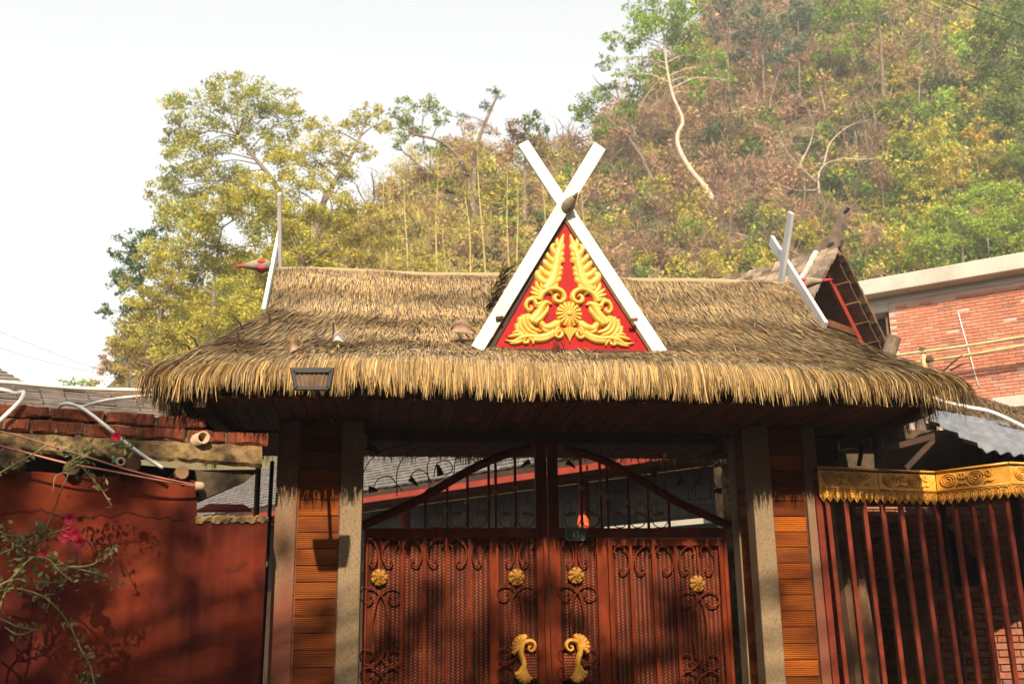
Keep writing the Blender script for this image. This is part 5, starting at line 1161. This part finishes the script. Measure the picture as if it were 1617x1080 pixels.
tree('broadleaf_tree', 'spreading yellow-green tree with dark leaning limbs rising highest over the left roof end', [(470, 400), (452, 330), (430, 285), (398, 245), (375, 215)],
     [(300, 185, 40), (345, 150, 36), (395, 150, 36), (440, 165, 32), (470, 185, 24), (325, 225, 44), (395, 205, 44), (278, 262, 34), (300, 300, 46), (355, 290, 44), (268, 225, 22), (445, 215, 28), (372, 128, 16), (285, 160, 16), (320, 262, 30), (250, 300, 22)], 40, YG+GR[:2], S, .80, r0=.32)
tree('broadleaf_tree', 'yellowish tree with a thick bent trunk beside the tallest left tree', [(490, 425), (500, 352), (522, 298), (548, 258), (570, 215)],
     [(480, 255, 42), (520, 235, 36), (556, 195, 30), (585, 175, 18), (605, 195, 18), (445, 250, 36), (545, 272, 32), (505, 205, 24), (455, 300, 36), (575, 240, 20), (500, 290, 30)], 42, YG, S, .75, r0=.36)
tree('bushy_tree', 'dense yellow-green bushy tree behind the carved bird at the left roof end', [(330, 600), (335, 520), (340, 430), (350, 360)],
     [(280, 345, 42), (330, 350, 50), (395, 340, 50), (300, 400, 52), (370, 405, 55), (255, 400, 34), (230, 455, 36), (300, 460, 52), (380, 470, 55), (445, 395, 40), (262, 505, 40), (340, 525, 55), (425, 455, 36), (290, 560, 40), (400, 540, 40), (235, 520, 30), (440, 340, 36)], 35, YG+GR[:1], S, .95, r0=.25)
tree('bushy_tree', 'low yellow-green bush mass filling in under the tallest left tree', [(480, 640), (480, 520), (480, 420)], [(440, 420, 44), (480, 380, 44), (520, 340, 40), (455, 340, 44), (500, 410, 40), (540, 390, 40), (410, 500, 46), (560, 330, 36, TN+YG), (580, 390, 40, TN+YG), (400, 300, 36), (345, 320, 36), (600, 360, 34, TN), (320, 480, 50), (250, 560, 40, BR+YG)], 30, YG, S, 1.0, r0=.16)
tree('bushy_tree', 'low yellow bush mass spreading outward behind the thatch corner', [(250, 690), (250, 600), (250, 520)], [(215, 500, 34), (250, 470, 40), (195, 540, 30), (240, 545, 40), (285, 520, 44), (300, 580, 44), (200, 585, 30, YG+BR), (255, 600, 34, YG+BR), (270, 430, 36), (170, 580, 20, BR), (330, 590, 40)], 30, YG+TN[:1], S, 1.0, r0=.14)
tree('evergreen_tree', 'dark green tree hanging at the outer edge of the left tree group', [(235, 600), (230, 520), (222, 440), (212, 400)],
     [(215, 388, 28), (200, 418, 26), (192, 450, 22), (166, 492, 14), (225, 432, 26), (205, 492, 18), (240, 375, 22), (178, 400, 10)], 44, DG+GR[:1], S*.95, .95, r0=.2)
tree('dry_shrub', 'leafless pinkish brown shrub low beside the thatch corner', [(205, 690), (205, 620), (200, 570)], [(200, 560, 34, BR), (175, 590, 30, BR), (225, 540, 28, BR), (160, 570, 20, BR), (235, 590, 26, BR), (190, 520, 20, BR)], 30, BR, .16, .32, r0=.1, aspect=.18, cat='shrub', group='shrubs on the hillside')
tree('low_bush', 'small fresh green bush peeping over the old tile roof', [(125, 660), (125, 625)], [(108, 606, 14, BG), (132, 606, 14, BG), (152, 607, 12, YG)], 26, BG, .14, .5, r0=.06, cat='shrub', group='shrubs on the hillside')
tree('broadleaf_tree', 'airy green tree with an arching pale limb left of the vine-clad tree', [(752, 372), (742, 300), (728, 255), (698, 225), (655, 212)],
     [(640, 172, 20), (680, 165, 22), (652, 205, 26), (695, 190, 18), (628, 225, 18), (665, 238, 14), (640, 190, 20), (622, 180, 10), (610, 205, 12)], 50, GR+YG[:1], S, .62, r0=.3)
tree('vine_tree', 'tall tree smothered in brown hanging vines with a thin dark top', [(750, 380), (748, 300), (752, 235), (770, 185), (786, 150)],
     [(783, 148, 15, DG), (766, 168, 14, MG), (742, 200, 22, BR), (720, 232, 24, BR), (752, 240, 28, BR), (735, 275, 26, BR+DG), (762, 285, 26, BR+DG), (728, 185, 10, MG), (775, 210, 16, BR)], 50, BR, S, .70, r0=.3, aspect=.3)
tree('bushy_tree', 'rounded green and brown treetop just left of the crossed white boards', [(830, 380), (828, 300), (830, 240)],
     [(808, 205, 22, DG+BR), (840, 192, 20, DG+GR), (832, 222, 28, BR+DG), (862, 208, 12, MG), (800, 240, 22, BR), (850, 245, 24, BR+DG)], 52, BR, S, .85, r0=.25)
tree('broadleaf_tree', 'leaning green tree with bare brown stem right of the sky gap', [(1045, 330), (1020, 262), (990, 215), (960, 188)],
     [(930, 160, 24), (960, 150, 22), (920, 188, 20), (980, 178, 26), (950, 202, 22), (1000, 150, 20), (905, 172, 10), (985, 215, 20, BR)], 55, GR+BG[:1], S, .80, r0=.25)
tree('pale_trunk_tree', 'bright green tree with a sinuous pale trunk standing on the brown slope', [(1133, 335), (1118, 303), (1090, 268), (1072, 235), (1070, 212), (1078, 190), (1062, 150), (1052, 100), (1048, 50)],
     [(1040, 42, 38), (1000, 62, 26), (1082, 50, 34), (968, 62, 18), (958, 98, 16), (1008, 108, 26), (1060, 88, 34), (1112, 92, 28), (1142, 112, 20), (1062, 8, 36), (1100, 128, 20), (1020, 18, 30), (1098, 150, 16), (975, 120, 10), (1090, 15, 26), (1035, -30, 36), (1075, -35, 34), (1155, 128, 10)], 47, BG+GR[:1], .19, .72, 'bark_pale', .28)
for k, (dx, cl) in enumerate(((1150, [(1140, 22, 26), (1165, 50, 26), (1150, -20, 30), (1130, 60, 18), (1175, 85, 22)]), (1205, [(1195, 25, 30), (1215, 60, 28), (1200, -25, 34), (1225, 95, 22)]), (1262, [(1250, 35, 30), (1270, 10, 30), (1258, 75, 26), (1260, -35, 34)]))):
    tree('misty_tree', ('grey-green misty crest tree standing next to the pale-trunked tree', 'middle grey-green misty crest tree between two others like it', 'grey-green misty crest tree next to the mid-green forked tree')[k], [(dx+3, 190), (dx, 110), (dx-2, 20)], cl, 74, MG, .26, .70, r0=.12, group='misty trees on the hill crest')
tree('broadleaf_tree', 'mid-green tree with forked dark stem above the crossed boards by the shingle roof', [(1398, 190), (1393, 110), (1390, 55), (1382, 5)], [(1310, 35, 24), (1352, 22, 28), (1332, 72, 20), (1382, 8, 26), (1318, 5, 24), (1300, 62, 12), (1350, -25, 30), (1360, 55, 18)], 50, BG+GR, S, .85, r0=.22)
tree('dry_bamboo_clump', 'tall clump of dry straw-coloured bamboo leaves near the overhead wire', [(1450, 210), (1452, 120), (1456, 30)], [(1420, 70, 22, BR), (1450, 40, 24, BR), (1480, 70, 24, BR), (1440, 110, 24, BR), (1490, 30, 24, BR), (1465, 0, 24, BR), (1500, 100, 20, BR), (1425, 20, 20, BR), (1465, 90, 20, BR)], 55, BR, .34, .55, r0=.12, aspect=.16, cat='bamboo')
tree('evergreen_tree', 'dark green overhanging tree where the overhead wires meet the hill', [(1650, 330), (1640, 200), (1620, 80)], [(1588, 55, 34), (1600, 115, 38), (1565, 105, 26), (1602, 180, 30), (1572, 160, 24), (1560, 40, 24), (1625, 20, 40), (1545, 70, 16), (1630, 230, 36)], 42, GR+DG, .18, .95, r0=.3)
tree('bright_bush', 'bright lime-green bush growing over the concrete parapet', [(1520, 470), (1520, 400), (1520, 350)], [(1470, 380, 32), (1520, 370, 34), (1565, 355, 32), (1500, 335, 26), (1605, 340, 32), (1550, 310, 26), (1590, 300, 26), (1450, 405, 24), (1480, 345, 22), (1610, 385, 24)], 31, BG+YG[:1], .17, .95, r0=.12, cat='shrub', group='shrubs on the hillside')
tree('vine_bush', 'golden yellow-green creeper mass draped above the bright lime bush', [(1500, 360), (1510, 290), (1520, 240)], [(1440, 275, 28, YG+GR), (1480, 255, 28, OG+YG), (1525, 250, 30, YG+OG), (1570, 245, 30, YG), (1420, 225, 24, GR+YG), (1470, 210, 24, YG), (1600, 250, 26, GR), (1510, 290, 26, OG), (1455, 300, 24, YG), (1540, 205, 22, OG)], 38, YG, .18, .90, r0=.14, cat='shrub', group='shrubs on the hillside')
tree('yellow_bush', 'small golden-orange bush under the dry bamboo clump', [(1432, 190), (1432, 150)], [(1425, 128, 16, OG), (1445, 122, 13, OG), (1430, 148, 14, OG)], 48, OG, .17, .9, r0=.08, cat='shrub', group='shrubs on the hillside')
tree('olive_bush', 'yellow-olive bush behind the white crossed boards near the shingle finial', [(1255, 440), (1255, 400)], [(1240, 385, 24, YG+OG), (1275, 375, 22, YG), (1215, 405, 22, YG), (1300, 400, 20, GR+YG), (1190, 420, 20, YG), (1285, 350, 16, OG)], 29, YG, .15, .8, r0=.08, cat='shrub', group='shrubs on the hillside')
tree('green_bush', 'leafy green bush glimpsed between the crossed white boards', [(888, 330), (885, 300)], [(880, 290, 16, BG), (895, 270, 14, BG), (868, 300, 14, GR), (865, 335, 16, BG), (850, 345, 14, BG), (905, 300, 14, GR)], 33, BG, .15, .9, r0=.07, cat='shrub', group='shrubs on the hillside')
# bare branching trees
def bare(name, label, limbs, Y, r_, mat='bark_pale'):
    hh = hill_hit(*limbs[0][0])[0]
    if not np.isnan(hh[0]): Y = float(hh[1])
    r_ = r_*(Y+8)/50
    b = PY(*limbs[0][0], Y); zb = float(hillz(b[0], b[1])); base_ = np.array([b[0], b[1], min(zb, b[2])-.1]); t = thing(name, base_, label, 'tree', 'bare trees on the hillside')
    for k, L in enumerate(limbs):
        P = [PY(px, py, Y+(.4*i if k else 0)*(-1)**k) for i, (px, py) in enumerate(L)]
        if k == 0 and base_[2] < b[2]-.1: P = [base_]+P
        Q = catmull(P, 5); n = len(Q); s_ = r_ if k == 0 else r_*.45; mb = MB().tube(Q, [s_*(1-.8*i/(n-1)) for i in range(n)], 5)
        for q in range(8 if k else 5):
            w = Q[rng.integers(n//3, n)]; e = w+rand_unit(1)[0]*np.array([1, .6, 1])*rng.uniform(.5, 1.4)+np.array([0, 0, .3]); mb.tube([w, lerp(w, e, .5)+rng.normal(0, .08, 3), e], [s_*.25, s_*.16, s_*.06], 4)
        mb.build('trunk' if k == 0 else 'limb', MAT[mat], t, True)
bare('bare_tree', 'grey leafless tree with forking branches on the dark slope by the shingle finial', [[(1300, 330), (1292, 290), (1300, 262), (1330, 250)], [(1292, 290), (1262, 262), (1240, 235), (1225, 205)], [(1300, 262), (1312, 225), (1340, 200), (1372, 190)], [(1330, 250), (1362, 252), (1395, 248)], [(1262, 262), (1280, 225), (1285, 195)], [(1292, 300), (1255, 300), (1215, 285)]], 40, .09)
bare('bare_tree', 'dark leafless snag standing upright on the brown slope', [[(1222, 210), (1215, 170), (1225, 130), (1232, 110)], [(1215, 170), (1180, 175), (1150, 190), (1120, 200)], [(1220, 200), (1195, 190), (1180, 175)]], 50, .10, 'bark')
bare('bare_tree', 'fallen pale trunk leaning among brown scrub left of the pale-trunked tree', [[(1050, 262), (1030, 235), (1005, 215), (985, 205)], [(1005, 215), (990, 190), (960, 180)]], 50, .13)
bare('bare_tree', 'thin bare trunk leaning in the golden creepers at the brick building side', [[(1580, 215), (1590, 190), (1600, 165)], [(1590, 190), (1575, 175), (1560, 172)]], 40, .10)
bare('bare_tree', 'slim dark stem rising out of the creepers towards the overhead wires', [[(1470, 165), (1475, 100), (1485, 20), (1490, -30)], [(1475, 100), (1460, 60), (1455, 30)]], 48, .07, 'bark')
# bamboo culms
for k, (x0, y0, x1, y1, Y) in enumerate(((645, 440, 641, 282, 31), (770, 440, 752, 205, 33), (812, 440, 796, 262, 30), (818, 440, 814, 292, 32), (860, 420, 858, 285, 32), (925, 420, 922, 300, 33), (716, 440, 702, 360, 28), (612, 440, 606, 270, 34), (505, 425, 488, 340, 28), (690, 440, 688, 250, 33), (560, 430, 566, 330, 30), (745, 440, 738, 300, 30))):
    a, b = PY(x0, y0+30, Y), PY(x1, y1, Y); zb = min(float(hillz(a[0], a[1])), a[2]); a = np.array([a[0], a[1], zb]); t = thing('bamboo_culm', a, 'thin yellow bamboo culm rising from the tan scrub behind the thatched ridge', 'bamboo', 'bamboo culms behind the roof ridge')
    n = 18; P = [lerp(a, b, i/(n-1))+np.array([.12*math.sin(i*.35+k), 0, 0])*(i/(n-1))**2 for i in range(n)]; MB().tube(P, [.042*(1-.7*i/(n-1))*(1.12 if i % 2 else 1) for i in range(n)], 6).build('culm', MAT['culm'], t, True)
    LV = [cloud(P[i]+np.array([rng.normal(0, .25), 0, .1]), .45, 26, TN+YG[:1], .22, .2, sub=4) for i in range(6, n)]; Va, Qa, Ca = merge(LV); me = npmesh('foliage', Va-a, Qa, Ca, MAT['leaf']); o = bpy.data.objects.new('foliage', me); link(o, t, a)

# hillside scrub: nobody could count it
def scrub_pal(px, py):
    r_ = rng.random()
    if px < 560: return (YG if r_ < .75 else TN if r_ < .9 else GR), False
    if px < 760: return (TN if r_ < .52 else YG if r_ < .74 else BR if r_ < .90 else GR), r_ < .48
    if px < 930: return (BR if r_ < .44 else TN if r_ < .64 else GR if r_ < .80 else YG if r_ < .92 else DG), r_ < .36
    if px < 1240:
        if py > 340: return (YG if r_ < .26 else BR if r_ < .70 else TN if r_ < .80 else GR if r_ < .94 else DG), .26 < r_ < .56
        return (BR if r_ < .74 else TN if r_ < .82 else GR if r_ < .91 else YG if r_ < .95 else DG), r_ < .46
    if px < 1400:
        if py < 170: return (BR if r_ < .36 else GR if r_ < .66 else DG if r_ < .78 else YG), r_ < .28
        return (BR if r_ < .38 else GR if r_ < .54 else DG if r_ < .74 else YG), r_ < .28
    return (YG if r_ < .34 else GR if r_ < .62 else BG if r_ < .78 else BR if r_ < .84 else OG if r_ < .92 else DG), .78 < r_ < .84
def shrub(c, R_, n, pal, size, aspect=.5, tall=1.0):
    """one rounded shrub: leafy shell of sprays over a hollow, shaded inside"""
    k = 14; a = rand_unit(k); a[:, 2] = np.abs(a[:, 2])*1.1-.15; cc = c+a*R_*np.array([.75, .75, .8*tall])*rng.uniform(.55, 1.0, k)[:, None]
    j = rng.integers(0, k, n); q = rand_unit(n)*(rng.random(n)**.5)[:, None]*R_*.36; tone = (.75+.5*rng.random(k))[j][:, None]*rng.uniform(.72, 1.22)
    return leaves(cc[j]+q, size*rng.uniform(.6, 1.4, n), tint(n, pal, .4)*tone, aspect)
LV = []; NS = 3100
spx = rng.uniform(120, 1720, NS); spy = rng.uniform(-150, 600, NS); H = hill_hit(spx, spy)
for px, py, c in zip(spx, spy, H):
    if np.isnan(c[0]) or (py > 500 and 470 < px < 1330): continue
    dist = np.linalg.norm(c-CAM); k_ = dist/F_PX; pal, dry = scrub_pal(px, py); R_ = rng.uniform(20, 44)*k_; tall = rng.uniform(.8, 1.9)
    if dry:
        LV.append(shrub(c+np.array([0, 0, .3*R_]), R_*.9, 200, pal, 5.2*k_, .4, tall)); LV.append(cloud(c+np.array([0, 0, .6*R_]), R_*1.1, 160, pal, 22*k_, .045, 1.0, .5, 9, up=pal is TN))
    else: LV.append(shrub(c+np.array([0, 0, .3*R_]), R_, 390, pal, 6.6*k_, .52, tall))
# bare twigs arching out of the scrub
NT = 5200; tpx = rng.uniform(480, 1680, NT); tpy = rng.uniform(-60, 440, NT); H = hill_hit(tpx, tpy); ok = ~np.isnan(H[:, 0]); H = H[ok]; tpx = tpx[ok]; n = len(H); kk = (np.linalg.norm(H-CAM, axis=1)/F_PX)[:, None]
keep = rng.random(n) < np.where((tpx > 880) & (tpx < 1420), 1.0, .45); H = H[keep]; kk = kk[keep]; n = len(H)
d0 = rand_unit(n)*np.array([1, .5, .6])+np.array([0, -.35, .75]); d0 /= np.linalg.norm(d0, axis=1, keepdims=True); bend = rand_unit(n)*.55+np.array([0, 0, -.35]); Lt = rng.uniform(25, 80, (n, 1))*kk
PS = [H+np.array([0, -.4, .5])+d0*Lt*t+bend*Lt*t*t*.5+rng.normal(0, .02, (n, 3))*Lt*t for t in np.linspace(0, 1, 6)]
LV.append(ribbons(PS, rng.uniform(1.0, 2.4, n)*kk[:, 0], np.array([(.34, .25, .18), (.26, .19, .14), (.42, .33, .25), (.18, .13, .10)])[rng.integers(0, 4, n)], .3))
Va, Qa, Ca = merge(LV); me = npmesh('hillside_scrub', Va, Qa, Ca, MAT['leaf']); o = bpy.data.objects.new('hillside_scrub', me); col.objects.link(o); tag(o, 'mixed dry brown and yellow-green scrub covering the hillside', 'scrub', kind='stuff')
print('scrub quads', len(Qa))

# ================================================================== ROSE BUSH in front of the plaster wall
RY = -1.35
def RS(px, py, dy=0.): return PY(px, py, RY+dy)
rbp = np.array([RS(-60, 1100)[0], RY, 0.]); rose = thing('rose_bush', rbp, 'straggling rose bush with crimson blooms before the red plaster wall', 'plant')
canes = [[(-40, 1080), (0, 958), (18, 914), (40, 880), (66, 845), (85, 805), (98, 770), (107, 748), (88, 752), (83, 780)], [(-30, 960), (10, 930), (55, 936), (85, 955), (110, 987), (128, 1025), (142, 1050), (150, 1085)], [(20, 912), (45, 885), (75, 876), (105, 893), (140, 902), (170, 912), (194, 924)],
         [(50, 880), (75, 882), (95, 902), (118, 922)], [(-20, 885), (15, 868), (50, 850), (82, 842), (110, 832)], [(35, 885), (55, 862), (72, 848)], [(66, 845), (58, 838), (62, 825)], [(110, 895), (140, 893), (165, 880), (178, 866)], [(-20, 935), (20, 915), (60, 918), (100, 920)],
         [(-30, 975), (0, 977), (30, 990), (60, 993)], [(105, 745), (125, 735), (140, 750), (158, 770), (176, 797)], [(100, 745), (118, 725), (150, 712), (185, 700), (210, 712)], [(-30, 765), (20, 735), (55, 715), (90, 690)], [(140, 1045), (132, 1065), (124, 1085)], [(8, 990), (30, 1002), (60, 992)], [(40, 870), (25, 850), (5, 842), (-10, 830)]]
cm = MB()
for L in canes:
    P = catmull([RS(px, py, rng.uniform(-.12, .12)) for px, py in L], 5); n = len(P); cm.tube(P, [.0065*(1-.55*i/(n-1)) for i in range(n)], 5)
cm.tube([rbp, RS(-60, 1130), RS(-40, 1080)], [.014, .011, .0075], 6); cm.tube([rbp, RS(-50, 1050), RS(-30, 960)], [.012, .008, .006], 6); cm.tube([rbp, RS(-80, 1000), RS(-30, 885), RS(-20, 885)], [.012, .008, .006, .005], 6)
cm.build('cane', MAT['stem'], rose, True)
LVp = []
RG = [(.15, .17, .06), (.20, .21, .085), (.26, .24, .10), (.10, .13, .05), (.34, .29, .15)]
for L in canes[1:]:
    P = catmull([RS(px, py, 0) for px, py in L], 6)
    for p in P[2:]:
        if rng.random() < .7:
            k = rng.integers(2, 5); q = p+rng.normal(0, .022, (k, 3)); LVp.append(leaves(q, rng.uniform(.028, .054, k), tint(k, RG), .45))
for (px, py, rr, n) in ((28, 905, 26, 26), (15, 850, 24, 20), (75, 895, 22, 22), (120, 905, 18, 26), (150, 905, 16, 22), (75, 848, 16, 16), (60, 935, 20, 22), (130, 730, 20, 22), (118, 705, 18, 26), (190, 708, 16, 22), (150, 698, 14, 14), (25, 870, 24, 22), (5, 920, 20, 18), (100, 715, 12, 12), (145, 1068, 6, 12), (130, 735, 14, 14), (85, 930, 14, 14)):
    c = RS(px, py); n = int(n*.7); q = c+rng.normal(0, rr*.0042*.5, (n, 3)); LVp.append(leaves(q, rng.uniform(.03, .064, n), tint(n, RG), .45))
Va, Qa, Ca = merge(LVp); me = npmesh('foliage', Va-rbp, Qa, Ca, MAT['leaf']); o = bpy.data.objects.new('foliage', me); link(o, rose, rbp)
for px, py, s in ((111, 820, .034), (107, 838, .038), (119, 844, .036), (103, 848, .034), (126, 858, .034), (68, 873, .028), (184, 690, .03), (67, 1081, .02)):
    c = RS(px, py, -.04); mb = MB()
    for ring_, (n, r_, tilt) in enumerate(((7, 1.0, .1), (6, .75, .5), (5, .48, .9))):
        for k in range(n):
            a = 2*math.pi*k/n+ring_*.5+rng.normal(0, .1); d = np.array([math.cos(a), -.35-tilt*.5, math.sin(a)]); d = unit(d); sd = unit(np.cross(d, (0, -1., 0)))*s*.55*r_**.5; e = c+d*s*r_
            mb.add([c, c+d*s*r_*.5+sd, e+sd*.6, e+unit(d)*s*.08, e-sd*.6, c+d*s*r_*.5-sd], [(0, 1, 2, 3, 4, 5)])
    mb.build('bloom', MAT['rose'], rose, recalc=False)

# ================================================================== SHADE TREE behind the viewpoint: dapples the wall and gate
SUNn = np.array(SUN)
stp = np.array([-6.5, -13.0, 0]); stree = thing('shade_tree', stp, 'leafy street tree opposite the gate throwing dappled shade on the wall', 'tree')
tb = MB(); trunk = catmull([stp, stp+np.array([.3, .2, 3]), stp+np.array([.9, .6, 6]), stp+np.array([1.8, 1.2, 8.4])], 5); n = len(trunk); tb.tube(trunk, [.24*(1-.6*i/(n-1)) for i in range(n)], 9)
LVs = []
for X, Z, r_, nl in ((-3.9, 2.35, .42, 300), (-3.45, 1.75, .36, 260), (-2.6, 2.25, .2, 60), (-2.4, 1.75, .16, 40), (-3.1, 2.5, .34, 220), (-2.75, 1.95, .26, 80), (-3.9, 1.2, .4, 220), (-2.3, 1.45, .22, 34), (-2.95, 1.2, .3, 110), (-2.05, 2.15, .12, 14), (-1.75, 2.1, .16, 14), (-1.45, 1.62, .14, 14), (-.75, 2.0, .30, 110), (-.25, 1.75, .26, 95), (.15, 2.1, .24, 80), (.05, 1.35, .3, 110), (-.9, 1.3, .2, 26), (.75, 1.45, .28, 120), (1.25, 1.95, .24, 80), (1.3, 1.15, .25, 70), (-1.0, 1.75, .2, 50), (-.45, 1.2, .25, 70), (1.5, 1.5, .15, 40), (.45, 1.9, .16, 20), (1.0, 1.75, .14, 16), (2.0, 1.75, .10, 8), (3.0, 1.9, .35, 160), (3.5, 2.2, .4, 260), (4.0, 1.7, .4, 260), (3.4, 1.3, .35, 120), (4.4, 2.3, .4, 240), (4.6, 1.4, .4, 200), (-4.5, 2.0, .5, 170), (-4.6, 1.1, .5, 140)):
    c = np.array([X, .1, Z])-SUNn*(13.0+rng.uniform(-1.0, 1.4)); k = min(range(n//2, n), key=lambda i: np.linalg.norm(trunk[i]-c)); s_ = trunk[k]
    tb.tube(catmull([s_, lerp(s_, c, .5)+np.array([0, 0, .25]), c], 4), [.05*(1-.8*i/8) for i in range(9)], 5)
    q = c+rand_unit(nl)*(rng.random(nl)**.5)[:, None]*r_; LVs.append(leaves(q, rng.uniform(.10, .17, nl), tint(nl, GR), .55))
tb.build('trunk', MAT['bark'], stree, True); Va, Qa, Ca = merge(LVs); me = npmesh('crown', Va-stp, Qa, Ca, MAT['leaf']); o = bpy.data.objects.new('crown', me); link(o, stree, stp)

# ================================================================== OVERHEAD WIRES
for pts, Y, r_, lab in ((((1420, -30), (1510, 0), (1570, 25), (1660, 55)), 16, .014, 'thick black overhead wire crossing the hill'), (((1330, -40), (1420, 8), (1520, 45), (1660, 90)), 20, .008, 'thin black overhead wire below the thick one'), (((-60, 500), (40, 540), (140, 578), (200, 592)), 30, .012, 'upper faint wire over the old tile roof against the sky'), (((-60, 530), (40, 562), (110, 580), (170, 592)), 32, .012, 'lower faint wire over the old tile roof against the sky')):
    tag(MB().tube(catmull([PY(px, py, Y) for px, py in pts], 8), r_, 6).build('overhead_wire', MAT['cable_black'], None, True), lab, 'wire', 'overhead wires')

# ================================================================== HAZE
hm = bpy.data.materials.new('pale_haze'); hm.use_nodes = True; nt = hm.node_tree; nt.nodes.clear(); pvn = nn(nt, 'ShaderNodeVolumePrincipled'); pvn.inputs['Color'].default_value = (.93, .93, .95, 1); pvn.inputs['Density'].default_value = .0013; pvn.inputs['Anisotropy'].default_value = .2
oo = nn(nt, 'ShaderNodeOutputMaterial'); nt.links.new(pvn.outputs[0], oo.inputs['Volume'])
if HAZE:
    hz = MB().span((-145, -75, -1.6), (145, 135, 92)).build('haze', hm); tag(hz, kind='stuff')
